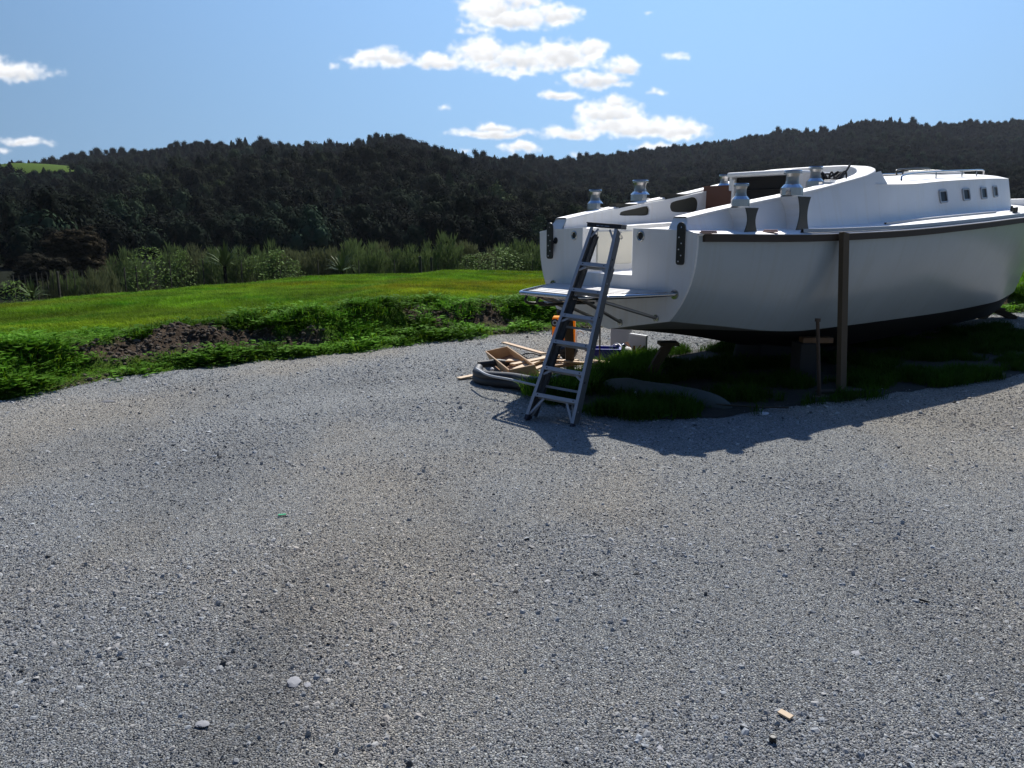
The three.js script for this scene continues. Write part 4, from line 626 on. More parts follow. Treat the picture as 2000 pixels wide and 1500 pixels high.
{ // swim platform: bent steel frame, boards, struts, folded ladder
  const pl = group('swim_platform'); boat.add(pl);
  const z = (s) => 1.122 + 0.028 * s, q = (s, t, dz = 0) => L(s, t, z(s) + dz);
  part(pl, 'frame', tube([q(0, 0.76), q(-0.2, 0.665), q(-0.45, 0.53), q(-0.66, 0.40), q(-0.73, 0.28), q(-0.74, 0), q(-0.745, -0.30), q(-0.72, -0.42), q(-0.45, -0.56), q(-0.2, -0.67), q(0, -0.76)], 0.021, false, 120, 12), M.chrome);
  for (let i = 0; i < 8; i++) { const s = -0.045 - 0.087 * i, hw = lerp(0.70, 0.36, smooth(0, 0.72, -s)) - 0.01; part(pl, 'slat', box(2 * K * hw, 0.018, K * 0.074, 0, L(0, 0, z(s) + 0.012).y, -K * s, 0.005), M.slat); }
  for (const t of [0.76, -0.76]) part(pl, 'flange', new THREE.CylinderGeometry(0.045, 0.048, 0.014, 28).rotateX(Math.PI / 2).translate(...L(-0.005, t, 1.121).toArray()), M.chrome);
  for (const [a, b] of [[q(-0.60, 0.42, -0.02), L(0, 0.567, 0.90)], [q(-0.62, 0.24, -0.02), L(0, 0.148, 0.824)], [q(-0.60, -0.42, -0.02), L(0, -0.567, 0.90)], [q(-0.62, -0.24, -0.02), L(0, -0.148, 0.824)]]) { const st = part(pl, 'strut', rod(a, b, 0.016), M.steel); part(st, 'foot', new THREE.CylinderGeometry(0.034, 0.036, 0.012, 20).rotateX(Math.PI / 2).translate(b.x, b.y, b.z + 0.006), M.chrome); }
  for (const t of [-0.36, -0.20]) part(pl, 'ladder_rail', tube([q(-0.70, t, -0.03), q(-0.72, t, -0.07), q(-0.64, t + 0.01, -0.10), q(-0.3, t + 0.02, -0.12), q(0.0, t + 0.03, -0.14)].map((p, i) => (i === 4 ? p.setZ(p.z + 0.03) : p)), 0.014, false, 50), M.strap);
  for (const s of [-0.5, -0.3, -0.12]) part(pl, 'rung', rod(q(s, -0.35, -0.105), q(s, -0.18, -0.105), 0.012), M.steel);
  for (const t of [-0.30, 0.10, 0.30]) part(pl, 'bearer', box(0.04, 0.03, K * 0.66, K * t, L(0, 0, 1.095).y, K * 0.36, 0.005), M.strap);
}
shade(boat);
tag(boat, 'white and grey sailing yacht without a mast, propped up beside the gravel', 'boat');
for (const [s, t, w, lab] of [[0.10, 1.0, 0.15, 'small flat wooden block on the deck corner next to the transom'], [0.92, 1.06, 0.14, 'small flat wooden block on the side deck between the two winch pods']]) { const b = group('wooden_block', boatWorld(s, t, crown0(s, t))); b.rotation.y = -HEAD + 0.5; part(b, 'board', box(w, 0.014, 0.10, 0, 0.009, 0, 0.003), M.pink); part(b, 'packer', box(w * 0.9, 0.010, 0.08, 0.004, 0.0215, 0, 0.003), M.pink); tag(b, lab, 'block'); }
// ---------------------------------------------------------------- the step ladder leaning on the stern
const woodTex = dataTexture(512, 512, (p, w, h) => { for (let i = 0; i < w * h; i++) { const x = i % w, y = (i / w) | 0, g = 0.80 + 0.16 * noise(x / 6 + 3 * noise(x / 60, y / 200), y / 160) + 0.10 * noise(x / 2.2, y / 60, 4) + 0.08 * noise(x / 50, y / 90, 9); const v = clamp(g * 255, 30, 255); p[i * 4] = v; p[i * 4 + 1] = v * 0.985; p[i * 4 + 2] = v * 0.96; p[i * 4 + 3] = 255; } });
const W = {
  alu: paint('weathered aluminium', 0.42, 0.43, 0.45, 0.5, { metalness: 0.4 }), aluDark: paint('shaded aluminium', 0.13, 0.135, 0.14, 0.5, { metalness: 0.4 }), cap: paint('dark ladder top', 0.014, 0.016, 0.03, 0.5), hole: paint('bolt hole', 0.01, 0.01, 0.01, 0.8),  // alu and aluDark colour the lit and shaded faces of the ladder
  ply: paint('cut plywood', 0.60, 0.42, 0.26, 0.75, { map: withRepeat(woodTex, 3) }), pale: paint('pale sawn timber', 0.68, 0.52, 0.35, 0.75, { map: withRepeat(woodTex, 3) }), brown: paint('brown board', 0.34, 0.20, 0.11, 0.75, { map: withRepeat(woodTex, 3) }), grey: paint('weathered timber', 0.07, 0.058, 0.042, 0.9, { map: withRepeat(woodTex, 4) }), prop: paint('dark prop timber', 0.125, 0.090, 0.050, 0.9, { map: withRepeat(woodTex, 4) }),
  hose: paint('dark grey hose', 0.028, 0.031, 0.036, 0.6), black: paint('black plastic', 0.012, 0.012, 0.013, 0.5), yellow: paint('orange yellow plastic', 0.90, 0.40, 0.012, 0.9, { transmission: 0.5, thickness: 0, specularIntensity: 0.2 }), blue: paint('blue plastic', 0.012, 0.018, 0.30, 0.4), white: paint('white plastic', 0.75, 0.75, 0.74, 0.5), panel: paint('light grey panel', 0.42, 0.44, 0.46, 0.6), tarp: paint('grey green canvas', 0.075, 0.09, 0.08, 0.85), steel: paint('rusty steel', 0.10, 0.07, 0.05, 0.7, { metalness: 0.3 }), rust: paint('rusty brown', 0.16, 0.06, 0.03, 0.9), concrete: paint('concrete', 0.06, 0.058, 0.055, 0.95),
};
{
  const fl = V(0.113, 0, -6.789), fr = V(0.516, 0, -6.589), mid = fl.clone().add(fr).multiplyScalar(0.5), topP = V(0.86, 1.705, -7.45);
  const y = topP.clone().sub(mid), len = y.length(); y.normalize(); const x = fr.clone().sub(fl); x.addScaledVector(y, -x.dot(y)).normalize(); const z = new THREE.Vector3().crossVectors(x, y);
  const l = group('step_ladder'); l.applyMatrix4(new THREE.Matrix4().makeBasis(x, y, z).setPosition(mid));
  const half = (h) => lerp(0.222, 0.118, h / len), P = (sx, h, dz = 0) => V(sx * half(h), h, dz), TOP = len - 0.03;
  const rail = (sx, dz, depth, h0, h1, inset, thick) => { const a = P(sx, h0, dz), b = P(sx, h1, dz); a.x -= sx * inset; b.x -= sx * inset; const n = V(0, 0, 1), list = [between(a.clone().add(V(sx * 0.012, 0, -depth / 2)), b.clone().add(V(sx * 0.012, 0, -depth / 2)), thick, depth, n)]; for (const q of [-0.0015, -depth + 0.0015]) list.push(between(a.clone().add(V(0, 0, q)), b.clone().add(V(0, 0, q)), 0.027, 0.004, n)); return list; };
  for (const sx of [-1, 1]) {
    const r = part(l, 'rail', rail(sx, 0, 0.092, 0, TOP, 0, 0.004), W.aluDark);
    part(r, 'front_flange', between(P(sx, 0.0, 0.003).setX(P(sx, 0).x), P(sx, TOP, 0.003), 0.028, 0.003, V(0, 0, 1)), W.alu);  // lighter strip puts the lit front edge into the colour
    part(r, 'foot', box(0.034, 0.05, 0.085, P(sx, 0.02).x, 0.022, -0.037, 0.006), W.cap);
    part(l, 'rear_rail', rail(sx, -0.11, 0.045, 0.07, TOP - 0.02, 0.014, 0.003), W.aluDark);
    for (const h of [0.16, 0.43, 0.75, 1.05, 1.38, 1.62]) part(r, 'bolt', new THREE.CylinderGeometry(0.008, 0.008, 0.006, 10).rotateZ(Math.PI / 2).translate(P(sx, h).x + sx * 0.015, h, -0.04), h % 0.2 < 0.1 ? W.hole : M.bolt);
    part(l, 'hinge_plate', box(0.005, 0.13, 0.085, P(sx, 1.50).x + sx * 0.017, 1.50, -0.085, 0.002), W.aluDark);
  }
  const lv = [0.253, 0.512, 0.77, 1.03, 1.287, 1.55];
  lv.forEach((h, i) => {
    const w = 2 * half(h) - 0.02, st = part(l, 'step', [box(w, 0.006, 0.085, 0, h, -0.04), box(w, 0.034, 0.005, 0, h - 0.015, 0.0015), box(w, 0.030, 0.005, 0, h - 0.013, -0.0825)], W.alu);
    part(st, 'tread', [0, 1, 2, 3, 4].map((k) => box(w * 0.98, 0.003, 0.006, 0, h + 0.0045, -0.012 - 0.015 * k)), W.aluDark);
    for (const sx of [-1, 1]) part(st, 'rivet', new THREE.SphereGeometry(0.0055, 8, 6).translate(sx * (w / 2 - 0.025), h - 0.014, 0.005), W.hole);
    const drop = i === 0 ? 0.20 : 0.075, run = i === 0 ? 0.085 : 0.062;
    if (i % 2 === 0 || i === 1 || i === 3 || i === 5) for (const sx of [-1, 1]) { if (i === 2 || i === 4) continue; part(l, 'brace', between(V(sx * (half(h) - 0.014 - run), h - 0.03, -0.012), V(sx * (half(h - drop) - 0.012), h - drop, -0.012), 0.020, 0.004, V(0, 0, 1)), W.alu); if (i === 0) part(l, 'brace', between(V(sx * (half(h) - 0.014 - run * 0.6), h - 0.03, -0.075), V(sx * (half(h - drop) - 0.012), h - drop, -0.075), 0.018, 0.004, V(0, 0, 1)), W.alu); }
  });
  for (const sx of [-1, 1]) part(l, 'brace', between(V(sx * 0.055, TOP - 0.01, -0.012), V(sx * (half(TOP - 0.09) - 0.012), TOP - 0.10, -0.012), 0.018, 0.004, V(0, 0, 1)), W.alu);
  for (const [h, dz] of [[0.36, -0.125], [0.95, -0.125], [1.60, -0.125]]) part(l, 'cross_bar', box(2 * half(h) - 0.03, 0.022, 0.004, 0, h, dz), W.alu);
  const lean = Math.acos(clamp(y.y, -1, 1)), level = (q) => q.translate(0, -len, 0).rotateX(lean * 0.9).translate(0, len, 0), cap = part(l, 'top_cap', [level(box(0.34, 0.034, 0.15, 0, len - 0.012, -0.05, 0.008)), level(box(0.35, 0.010, 0.155, 0, len + 0.008, -0.05, 0.003))], W.cap);
  const cv = document.createElement('canvas'); cv.width = 256; cv.height = 32; { const c = cv.getContext('2d'); c.fillStyle = '#05070d'; c.fillRect(0, 0, 256, 32); c.fillStyle = '#8fa3c8'; const rr = rng(8); let xx = 20; while (xx < 236) { const w = 5 + rr() * 5; c.fillRect(xx, 9, w, 14); xx += w + 3 + (rr() < 0.18 ? 10 : 0); } }
  const ct = new THREE.CanvasTexture(cv); ct.colorSpace = THREE.SRGBColorSpace; part(cap, 'print', level(new THREE.PlaneGeometry(0.15, 0.018).translate(-0.01, len - 0.012, 0.0262)), new THREE.MeshStandardMaterial({ map: ct, roughness: 0.6 }));
  const cs = document.createElement('canvas'); cs.width = 64; cs.height = 256; { const c = cs.getContext('2d'); c.fillStyle = '#5a616c'; c.fillRect(0, 0, 64, 256); c.fillStyle = '#2b3038'; const rr = rng(9); for (let k = 0; k < 15; k++) c.fillRect(8, 12 + k * 13, 20 + rr() * 28, 5); c.fillStyle = '#9aa3af'; c.fillRect(8, 222, 48, 24); }
  const st2 = new THREE.CanvasTexture(cs); st2.colorSpace = THREE.SRGBColorSpace; const lab = new THREE.PlaneGeometry(0.045, 0.20); lab.rotateY(Math.PI / 2); lab.translate(P(1, 1.47).x + 0.0165, 1.40, -0.036); lab.rotateZ(0); part(l, 'label', lab, new THREE.MeshStandardMaterial({ map: st2, roughness: 0.6, side: THREE.DoubleSide }));
  tag(l, 'folded grey aluminium step ladder leaning against the stern platform of the boat', 'ladder');
}
// ---------------------------------------------------------------- props that hold the boat
{
  const foot = onGround(1643, 770), head = boatWorld(1.72, deckHalf(1.72) + 0.065, deckZ(1.72) + 0.005), p = group('timber_prop');
  const side = V(Math.cos(HEAD), 0, Math.sin(HEAD)); part(p, 'post', between(foot.clone().setY(-0.03), head, 0.125, 0.05, side, 0.004), W.prop); part(p, 'wedge', between(foot.clone().add(V(-0.25, 0.02, 0.02)), foot.clone().add(V(0.25, 0.02, -0.05)), 0.12, 0.045, V(0, 1, 0), 0.003), W.grey);
  tag(p, 'tall dark timber prop standing against the starboard side of the hull', 'prop');
  const f2 = onGround(1600, 775), p2 = group('steel_prop'), h2 = at(1597, 628, -f2.z - 0.05); part(p2, 'pole', rod(f2, h2, 0.02, 0.017), W.steel); part(p2, 'head', rod(h2, h2.clone().add(V(0, 0.03, 0)), 0.028, 0.028), W.steel); part(p2, 'foot_plate', box(0.16, 0.012, 0.16, f2.x, 0.008, f2.z), W.steel);
  tag(p2, 'thin rusty steel pole standing left of the tall timber prop', 'prop');
  const p3 = group('leaning_prop'), a3 = onGround(1262, 742), b3 = at(1305, 672, -a3.z + 0.25); part(p3, 'leg', between(a3, b3, 0.10, 0.08, V(0, 0, 1), 0.004), W.prop); part(p3, 'pad', box(0.22, 0.04, 0.2, b3.x, b3.y + 0.01, b3.z, 0.006), W.prop); tag(p3, 'short leaning timber leg under the stern of the boat', 'prop');
  const p4 = group('quarter_prop'), a4 = onGround(1114, 722), b4 = boatWorld(0.05, -0.60, 0.86); part(p4, 'post', between(a4, b4.setY(b4.y - 0.01), 0.10, 0.07, V(0, 0, 1), 0.004), W.grey); part(p4, 'pad', box(0.24, 0.03, 0.2, b4.x, b4.y, b4.z, 0.005), W.grey); tag(p4, 'olive brown timber post in front of the yellow casing', 'prop');
  const p5 = group('bow_prop'), b5 = boatWorld(9.55, 0.0, 0.30); for (const [dx, dz] of [[0.28, 0.3], [-0.35, 0.25]]) part(p5, 'leg', between(b5.clone(), b5.clone().add(V(dx, -b5.y, dz)), 0.10, 0.10, V(0, 0, 1), 0.005), W.prop); part(p5, 'pad', box(0.34, 0.05, 0.26, b5.x, b5.y, b5.z, 0.005), W.prop); tag(p5, 'dark splayed trestle under the bow of the boat', 'prop');
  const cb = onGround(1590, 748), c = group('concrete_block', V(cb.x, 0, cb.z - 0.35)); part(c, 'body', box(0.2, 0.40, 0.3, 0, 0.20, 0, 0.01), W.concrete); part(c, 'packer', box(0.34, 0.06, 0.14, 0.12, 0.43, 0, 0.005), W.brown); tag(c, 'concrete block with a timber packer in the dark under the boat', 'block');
}
// ---------------------------------------------------------------- the scrap heap behind the ladder
const plank = (name, u0, v0, z0, u1, v1, z1, w, th, mat, label, cat = 'plank', grp) => { const a = onGround(u0, v0, z0), b = onGround(u1, v1, z1), g = group(name, a.clone().add(b).multiplyScalar(0.5)), m = part(g, 'board', between(a, b, w, th, V(0, 1, 0), 0.003).translate(-g.position.x, -g.position.y, -g.position.z), mat); g.remove(m); m.name = name; m.position.copy(g.position); return tag(m, label, cat, grp); };
plank('plank', 984, 669, 0.05, 1062, 691, 0.14, 0.075, 0.02, W.ply, 'thin brown plank sticking out of the back left of the scrap heap');
plank('plank', 1008, 722, 0.14, 1068, 697, 0.17, 0.10, 0.022, W.pale, 'pale plank crossing the plywood tray, uppermost on the left');
plank('plank', 1010, 733, 0.10, 1085, 705, 0.12, 0.09, 0.022, W.pale, 'long pale plank in front of the plywood tray');
plank('plank', 1000, 712, 0.16, 1090, 694, 0.19, 0.085, 0.02, W.pale, 'pale plank lying across the middle of the tray');
plank('plank', 990, 704, 0.13, 1052, 705, 0.14, 0.12, 0.018, W.pale, 'short wide pale offcut inside the plywood tray');
plank('plank', 1060, 702, 0.15, 1165, 711, 0.13, 0.07, 0.022, W.ply, 'brown plank running right behind the ladder');
plank('plank', 1075, 716, 0.10, 1170, 706, 0.12, 0.06, 0.03, W.brown, 'dark brown batten behind the ladder');
plank('plank', 1120, 708, 0.09, 1270, 717, 0.05, 0.035, 0.02, W.pale, 'long thin pale batten reaching right to the leaning prop');
plank('plank', 1150, 703, 0.11, 1215, 712, 0.08, 0.11, 0.015, W.ply, 'wide plywood offcut in front of the blue crate');
plank('plank', 1040, 745, 0.05, 1120, 735, 0.06, 0.08, 0.02, W.brown, 'dark board low at the front of the heap');
plank('plank', 1085, 738, 0.10, 1135, 731, 0.11, 0.05, 0.03, W.ply, 'short batten seen through the ladder steps');
plank('plank', 1030, 738, 0.06, 1075, 722, 0.09, 0.05, 0.02, W.brown, 'short brown batten under the long pale plank');
plank('plank', 895, 739, 0.02, 925, 733, 0.03, 0.08, 0.015, W.pale, 'small loose wood offcut left of the grey hose');
plank('plank', 940, 727, 0.12, 985, 741, 0.03, 0.13, 0.012, W.ply, 'kinked plywood offcut at the left end of the heap');
plank('plank', 1064, 742, 0.12, 1102, 727, 0.15, 0.19, 0.012, W.pale, 'square pale plywood sheet leaning behind the ladder rail');
{ const rr = rng(77); for (let i = 0; i < 14; i++) { const u = 1010 + 190 * rr(), v = 706 + 36 * rr() - 0.04 * (u - 1010), L0 = 14 + 34 * rr(), a = (rr() - 0.5) * 0.7, z = 0.03 + 0.10 * rr(), w = [W.pale, W.ply, W.brown, W.pale][i % 4]; plank('offcut', u, v, z, u + L0 * Math.cos(a), v + L0 * Math.sin(a) * 0.5, z + 0.05 * (rr() - 0.3), 0.03 + 0.06 * rr(), 0.012 + 0.012 * rr(), w, 'short loose timber offcut lying among the planks of the scrap heap', 'offcut', 'small offcuts in the scrap heap'); } }
{ // plywood tray: four sides and a bottom, tipped towards the yard
  const A = onGround(958, 705, 0.03), B = onGround(1005, 744, 0.02), D = onGround(1000, 696, 0.10), t = group('plywood_tray'); const C = B.clone().add(D).sub(A), up = V(-0.06, 0.13, 0.03), mid = A.clone().add(C).multiplyScalar(0.5);
  for (const [p, q] of [[A, B], [B, C], [C, D], [D, A]]) { const m = part(t, 'side', between(p.clone().addScaledVector(up, 0.5), q.clone().addScaledVector(up, 0.5), 0.014, up.length(), up, 0.002), W.ply); }
  part(t, 'bottom', between(A.clone().add(D).multiplyScalar(0.5).addScaledVector(up, 0.04), B.clone().add(C).multiplyScalar(0.5).addScaledVector(up, 0.04), A.distanceTo(D) * 0.98, 0.008, up), W.brown);
  tag(t, 'open plywood tray tipped on the scrap heap left of the ladder', 'tray');
}
{ // thick grey hose bent round the front of the heap, two turns high
  const p = [[1120, 745], [1062, 762], [1000, 752], [950, 745], [932, 738], [934, 732]].map(([u, v]) => onGround(u, v + 8, 0)), h = group('hose');
  for (const [y, k] of [[0.050, 0], [0.118, 0.6]]) part(h, 'turn', tube(p.map((q, i) => V(q.x + 0.01 * k, y + 0.012 * Math.sin(i * 1.3), q.z)), 0.052, false, 90, 14), W.hose);
  const e0 = onGround(934, 712, 0.085), e1 = onGround(972, 708, 0.10), o = part(h, 'open_end', new THREE.TubeGeometry(new THREE.CatmullRomCurve3([e0, e0.clone().lerp(e1, 0.5), e1, e1.clone().add(V(0.2, -0.05, -0.1))]), 24, 0.042, 16, false), W.hose); part(o, 'mouth', rod(e0.clone().add(e0.clone().sub(e1).normalize().multiplyScalar(0.002)), e0.clone().add(e1.clone().sub(e0).normalize().multiplyScalar(0.01)), 0.037, 0.037, 18), W.black);
  tag(h, 'thick dark grey hose bent around the front of the scrap heap', 'hose');
  const s = new THREE.Mesh(tube([onGround(930, 720, 0.19), onGround(955, 733, 0.19), onGround(1000, 742, 0.19), onGround(1060, 756, 0.17)], 0.012, false, 40), W.panel); s.name = 'lit_rim_strip'; shade(s); tag(s, 'light grey strip added for the sunlit top rim of the dark hose', 'strip');  // light strip stands in for sun on the hose rim
  const cable = new THREE.Mesh(tube([onGround(1019, 694, 0.08), onGround(1030, 690, 0.14), onGround(1045, 691, 0.13), onGround(1066, 699, 0.10)], 0.009, false, 40), W.black); cable.name = 'cable'; shade(cable); tag(cable, 'black cable looped at the back of the scrap heap', 'cable');
  const frame = group('bent_metal_frame', V(0, 0, 0)); part(frame, 'tube', [tube([onGround(1083, 713, 0.02), onGround(1082, 700, 0.15), onGround(1090, 697, 0.17), onGround(1097, 702, 0.15), onGround(1090, 713, 0.04)], 0.010, false, 40)], W.white); tag(frame, 'small white bent tube frame among the planks', 'frame');
  const ball = new THREE.Mesh(new THREE.SphereGeometry(0.024, 18, 14), W.white); ball.name = 'white_ball'; ball.position.copy(onGround(961, 722, 0.10)); shade(ball); tag(ball, 'small round white ball by the mouth of the hose', 'ball');
}
{ // yellow casing, black bag, white cup, blue crate, bucket and panels
  const base = onGround(1101, 694), y = group('yellow_casing', V(base.x, 0, base.z)); y.rotation.y = -0.12; const w = 0.30, h = 0.50;
  part(y, 'body', box(w, h, 0.24, 0, h / 2 + 0.02, 0, 0.018), W.yellow); part(y, 'foot', box(w * 0.8, 0.03, 0.2, 0, 0.012, 0), W.black);
  const pr = group('round_fitting', V(-w / 2 + 0.035, h - 0.05, 0.130)); y.add(pr); part(pr, 'ring', new THREE.TorusGeometry(0.026, 0.008, 10, 28), W.panel); part(pr, 'disc', new THREE.CylinderGeometry(0.052, 0.052, 0.022, 28).rotateX(Math.PI / 2).translate(0, 0, -0.008), W.black);
  shade(y); tag(y, 'orange yellow upright casing with a black round fitting behind the ladder', 'casing');
  const bg = onGround(1098, 700), bag = new THREE.IcosahedronGeometry(1, 4), bp = bag.attributes.position; for (let i = 0; i < bp.count; i++) { const k = 1 + 0.22 * noise(bp.getX(i) * 2.1, bp.getY(i) * 2.1, bp.getZ(i) * 2.1) + 0.06 * noise(bp.getX(i) * 7, bp.getY(i) * 7, bp.getZ(i) * 7); bp.setXYZ(i, bp.getX(i) * k * 0.19, Math.max(-0.10, bp.getY(i) * k * 0.14), bp.getZ(i) * k * 0.15); } bag.computeVertexNormals(); const b = new THREE.Mesh(mergeVertices(bag), W.black); b.geometry.computeVertexNormals(); b.name = 'bag'; b.position.set(bg.x, 0.10, bg.z + 0.05); shade(b); tag(b, 'crumpled black bag at the foot of the yellow casing', 'bag');
  const cp = onGround(1133, 682), cup = group('white_hook', V(cp.x, 0, cp.z)); part(cup, 'loop', tube([V(-0.05, 0.0, 0), V(-0.05, 0.22, 0), V(0, 0.26, 0), V(0.05, 0.22, 0)], 0.012, false, 30), W.white); tag(cup, 'white plastic hook standing to the right of the olive post', 'hook');
  const cr = onGround(1183, 712), c = group('blue_crate', V(cr.x, 0, cr.z - 0.1)); c.rotation.y = -0.12; const cw = 0.36, ch = 0.17, cd = 0.26;
  for (const [n, g] of [['long_side', box(cw, ch, 0.012, 0, ch / 2 + 0.02, cd / 2, 0.004)], ['long_side', box(cw, ch, 0.012, 0, ch / 2 + 0.02, -cd / 2, 0.004)], ['short_side', box(0.012, ch, cd, cw / 2, ch / 2 + 0.02, 0, 0.004)], ['short_side', box(0.012, ch, cd, -cw / 2, ch / 2 + 0.02, 0, 0.004)], ['bottom', box(cw, 0.012, cd, 0, 0.02, 0)], ['rim', mergeGeometries([box(cw + 0.03, 0.018, 0.024, 0, ch + 0.02, cd / 2 + 0.006), box(cw + 0.03, 0.018, 0.024, 0, ch + 0.02, -cd / 2 - 0.006), box(0.024, 0.018, cd - 0.02, cw / 2 + 0.006, ch + 0.02, 0), box(0.024, 0.018, cd - 0.02, -cw / 2 - 0.006, ch + 0.02, 0)])], ['rib', mergeGeometries([-0.12, 0, 0.12].map((q) => box(0.012, ch * 0.8, 0.008, q, ch / 2 + 0.015, cd / 2 + 0.009)))]]) part(c, n, g, W.blue);
  tag(c, 'dark blue plastic crate behind the ladder', 'crate');
  const bk = onGround(1217, 707), bu = group('bucket', V(bk.x, 0.10, bk.z - 0.08)); bu.rotation.set(0.3, 0.4, 1.25); part(bu, 'body', new THREE.LatheGeometry([[0, 0], [0.085, 0], [0.09, 0.005], [0.112, 0.2], [0.118, 0.2], [0.118, 0.21], [0.108, 0.21], [0.084, 0.01], [0, 0.01]].map(([r, q]) => new THREE.Vector2(r, q - 0.1)), 36), W.white); part(bu, 'handle', tube([V(-0.116, 0.09, 0), V(-0.09, 0.18, 0.02), V(0, 0.215, 0.03), V(0.09, 0.18, 0.02), V(0.116, 0.09, 0)], 0.004), M.steel); tag(bu, 'white plastic bucket tipped over beside the blue crate', 'bucket');
  const tp = group('metal_spout', V(0, 0, 0)), q0 = onGround(1198, 690, 0.12), q1 = onGround(1217, 676, 0.2), q2 = onGround(1226, 680, 0.16); part(tp, 'pipe', tube([q0, q0.clone().lerp(q1, 0.6), q1, q2], 0.013, false, 40), M.chrome); part(tp, 'knob', new THREE.SphereGeometry(0.032, 18, 12).translate(q1.x, q1.y, q1.z), M.chrome); tag(tp, 'shiny metal spout lying behind the white bucket', 'pipe');
  const fan = group('rusty_scrap', onGround(1240, 702)); const rr = rng(91), bits = []; for (let i = 0; i < 16; i++) { const a = rr() * 6.28, e = 0.2 + rr() * 1.1; bits.push(between(V((rr() - 0.5) * 0.14, 0.01, (rr() - 0.5) * 0.1), V(Math.cos(a) * 0.14, 0.06 + 0.16 * Math.sin(e), Math.sin(a) * 0.14), 0.025, 0.006)); } part(fan, 'strip', bits, W.rust); tag(fan, 'rusty brown tangle of scrap strips in front of the grey panels', 'scrap');
  for (const [u0, v0, u1, v1, hgt, lab] of [[1192, 692, 1232, 694, 0.36, 'taller light grey panel standing under the stern'], [1230, 696, 1262, 702, 0.30, 'lower light grey panel right of the taller one']]) { const a = onGround(u0, v0), b2 = onGround(u1, v1), p = group('panel', a.clone().add(b2).multiplyScalar(0.5)); p.rotation.y = Math.atan2(-(b2.z - a.z), b2.x - a.x); part(p, 'sheet', box(a.distanceTo(b2), hgt, 0.03, 0, hgt / 2, 0, 0.004), W.panel); part(p, 'edge_strip', box(a.distanceTo(b2) + 0.006, 0.02, 0.038, 0, hgt, 0, 0.003), W.white); shade(p); tag(p, lab, 'panel'); }
}
{ // rolled canvas in the shade, pipes, string, stones
  const a = onGround(1172, 772), b = onGround(1432, 800), rows = [], n = 40; for (let i = 0; i <= n; i++) { const t = i / n, c = a.clone().lerp(b, t), e = Math.pow(Math.max(0, 1 - Math.abs(2 * t - 1) ** 4), 0.5), row = []; for (let j = 0; j <= 14; j++) { const w = j / 14 * Math.PI, wr = 1 + 0.10 * noise(t * 6, j * 0.4, 3), rx = 0.24 * e * wr, ry = (0.20 - 0.07 * t) * e * wr; row.push(V(c.x + Math.cos(w) * rx * 0.3, Math.sin(w) * ry, c.z + Math.cos(w) * rx - 0.12)); } rows.push(row); }
  const r = new THREE.Mesh(grid(rows), W.tarp); r.name = 'canvas_roll'; shade(r); tag(r, 'long grey green rolled canvas lying in the shade under the stern', 'canvas');
  const w = new THREE.Mesh(rod(onGround(1312, 768, 0.05), onGround(1362, 780, 0.03), 0.026, 0.026, 16), W.panel); w.name = 'pipe'; shade(w); tag(w, 'short pale pipe lying in front of the rolled canvas', 'pipe');
  const st = new THREE.Mesh(rod(onGround(1241, 766, 0.10), onGround(1247, 780, 0.0), 0.010, 0.010, 8), W.panel); st.name = 'stick'; shade(st); tag(st, 'thin pale stick leaning on the rolled canvas', 'stick');
  const cord = new THREE.Mesh(tube([[1362, 782], [1395, 789], [1450, 793], [1490, 795], [1540, 796]].map(([u, v], i) => onGround(u, v, 0.035 + 0.01 * (i % 2))), 0.009, false, 60), W.grey); cord.name = 'cord'; shade(cord); tag(cord, 'thin dull cord lying along the edge of the shaded grass', 'cord');
  const bs = new THREE.Mesh(rod(onGround(1171, 713, 0), at(1172, 642, 8.1), 0.010, 0.008, 8), W.black); bs.name = 'rod'; shade(bs); tag(bs, 'thin black rod standing upright to the right of the ladder', 'rod');
  const stone = (u, v, s, c, lab, seed) => { const g = new THREE.IcosahedronGeometry(1, 2), p = g.attributes.position; for (let i = 0; i < p.count; i++) { const k = 1 + 0.35 * noise(p.getX(i) * 1.3 + seed, p.getY(i) * 1.3, p.getZ(i) * 1.3); p.setXYZ(i, p.getX(i) * k * s, p.getY(i) * k * s * 0.2, p.getZ(i) * k * s * 0.75); } g.computeVertexNormals(); const m = new THREE.Mesh(g, paint('stone', c, c, c * 1.03, 0.95)); m.name = 'stone'; m.position.copy(onGround(u, v)).setY(s * 0.04); m.rotation.y = seed; shade(m); tag(m, lab, 'stone', 'larger stones on the gravel'); };
  stone(1492, 808, 0.055, 0.6, 'pale rock at the edge of the shade under the boat', 1); stone(574, 1332, 0.034, 0.26, 'large flat pale stone in the lower left of the gravel', 2); stone(395, 1415, 0.026, 0.25, 'pale stone beside a dark hollow at the lower left', 3); stone(1672, 1276, 0.022, 0.30, 'pale flat stone in the lower right of the gravel', 4); stone(600, 1338, 0.018, 0.26, 'small pale stone right of the large flat one', 5); stone(212, 785, 0.07, 0.14, 'dark clod on the gravel near the grass edge', 6); stone(353, 1296, 0.028, 0.05, 'dark stone above the pale one at the lower left', 7); stone(1290, 1462, 0.017, 0.30, 'pale stone near the bottom edge right of centre', 8);
  const chip = new THREE.Mesh(box(0.05, 0.008, 0.026, 0, 0.012, 0, 0.002), W.pale); chip.name = 'wood_chip'; chip.position.copy(onGround(1534, 1401)); chip.rotation.set(0.15, -0.9, 0.1); shade(chip); tag(chip, 'small yellow wood chip lying on the gravel at lower right', 'wood chip');
  const pg = group('plastic_plug', onGround(1509, 1450)); part(pg, 'body', new THREE.CylinderGeometry(0.010, 0.013, 0.022, 18).translate(0, 0.012, 0), W.black); part(pg, 'collar', new THREE.TorusGeometry(0.011, 0.003, 8, 20).rotateX(Math.PI / 2).translate(0, 0.022, 0), W.black); tag(pg, 'tiny black plastic plug on the gravel below the wood chip', 'plug');
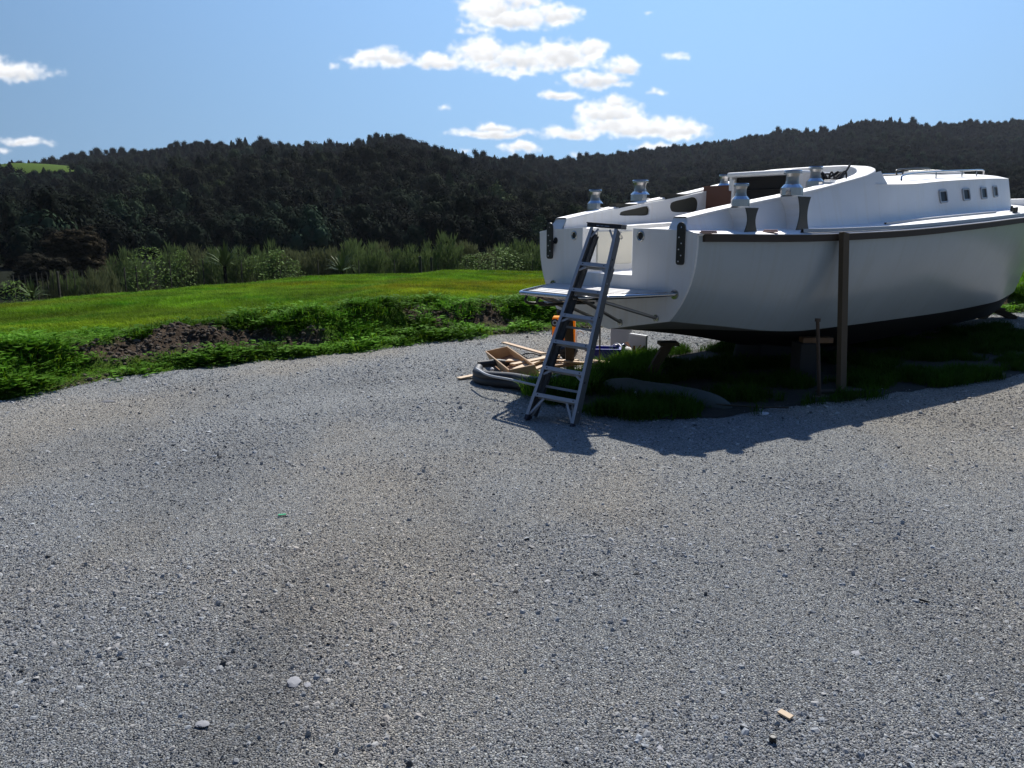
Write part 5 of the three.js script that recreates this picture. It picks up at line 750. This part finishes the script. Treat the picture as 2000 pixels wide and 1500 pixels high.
  const gs = new THREE.Mesh(box(0.045, 0.006, 0.02, 0, 0.012, 0, 0.002), paint('green plastic', 0.02, 0.30, 0.12, 0.5)); gs.name = 'plastic_scrap'; gs.position.copy(onGround(551, 1009)); gs.rotation.y = 0.3; shade(gs); tag(gs, 'tiny bright green plastic scrap on the gravel', 'plastic scrap');
  const tw = new THREE.Mesh(rod(onGround(1795, 1170, 0.012), onGround(1816, 1176, 0.012), 0.007, 0.005, 7), W.black); tw.name = 'twig'; shade(tw); tag(tw, 'dark twig on the gravel at the right', 'twig');
  const sk = group('marker_stake', onGround(715, 655, 0)); sk.position.y = 0.05; part(sk, 'rod', rod(V(0, 0, 0), V(0, 0.36, 0), 0.006, 0.006, 6), W.panel); part(sk, 'ribbon', box(0.05, 0.09, 0.004, -0.025, 0.33, 0), W.rust); tag(sk, 'thin marker stake with a rusty red ribbon on the bank', 'stake');
}
{ // rough grass on the strip under and round the boat, grass and earth darkened for its shade
  const r = rng(41), front = [[1066, 780], [1085, 796], [1140, 806], [1250, 818], [1430, 812], [1560, 792], [1700, 776], [1850, 754], [2000, 732], [2300, 680]].map(([u, v]) => onGround(u, v)), back = [[1062, 762], [1160, 738], [1190, 700], [1260, 690], [1400, 680], [1960, 640], [2300, 630]].map(([u, v]) => onGround(u, v));
  const fz = (x) => lin(front.map((p) => p.x), front.map((p) => -p.z), x), bz = (x) => lin(back.map((p) => p.x), back.map((p) => -p.z), x), x0 = front[0].x, x1 = 8.5, top = [];
  for (let i = 0; i <= 60; i++) { const x = lerp(x0, x1, i / 60), a = fz(x), b = Math.max(a + 0.1, bz(x)), row = []; for (let j = 0; j <= 20; j++) { const f = j / 20, d = lerp(a, b, f) + 0.16 * noise(x * 3.1, j * 0.3) * (1 - f); row.push(V(x, -0.006 + 0.034 * Math.pow(Math.sin(Math.PI * clamp(f, 0.02, 0.98)), 0.4) * smooth(0, 3, i) + yardHeight(x, d), -d)); } top.push(row); }
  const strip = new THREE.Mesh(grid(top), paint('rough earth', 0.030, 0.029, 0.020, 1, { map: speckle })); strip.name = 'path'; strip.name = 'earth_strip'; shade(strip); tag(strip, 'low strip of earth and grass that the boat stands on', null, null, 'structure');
  const gA = bladeTuft(11, 22, 0.17, 0.08, 0.004, 0.75), gB = bladeTuft(12, 16, 0.10, 0.09, 0.0035, 0.9), gC = leafTuft(13, 10, 0.06, 0.08, 0.04), A = [], B = [], C = [];
  for (let i = 0; i < 16000; i++) {
    const x = lerp(x0 - 0.05, x1, r()), a = fz(x), b = Math.max(a + 0.15, bz(x)), f = r(), d = lerp(a - 0.18 * r() * r(), b, f), v = 0.75 + 0.5 * r(), n = noise(x * 1.8, d * 1.8, 7), p = { x, y: 0.01 + yardHeight(x, d), d, s: (0.5 + 0.55 * r()) * (0.75 + 0.8 * n), turn: r() * 6.28, c: [0.055 * v, 0.125 * v, 0.012 * v] }, k = r(), u = pixelOf(x, 0, d);  // dark green carries the shade of the boat
    const heap = u[0] < 1165 && u[1] < 755 && u[1] > 690; if (heap || n < -0.10 + 0.30 * r()) continue;
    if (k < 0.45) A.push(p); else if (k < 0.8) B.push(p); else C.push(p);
  }
  for (let i = 0; i < 700; i++) { const u = 1030 + 250 * r(), v = 696 + 84 * r(); const p = onGround(u, v), ok = u < 1055 ? v > 762 && v < 776 : u < 1120 ? v > 752 : u < 1165 ? v > 745 && v < 770 : u < 1200 ? v > 722 && v < 742 : v > 704 && v < 742 && v < 742; if (!ok) continue; A.push({ x: p.x, y: 0.01, d: -p.z, s: 0.9 + 0.5 * r(), turn: r() * 6.28, c: [0.15, 0.30, 0.03] }); }  // same grass in a brighter green for the sunlit tufts
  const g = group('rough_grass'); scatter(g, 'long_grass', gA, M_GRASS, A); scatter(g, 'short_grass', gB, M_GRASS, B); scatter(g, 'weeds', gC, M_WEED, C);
  tag(g, 'rough grass growing under and around the boat', 'grass', null, 'stuff');
}
renderer.render(scene, camera);
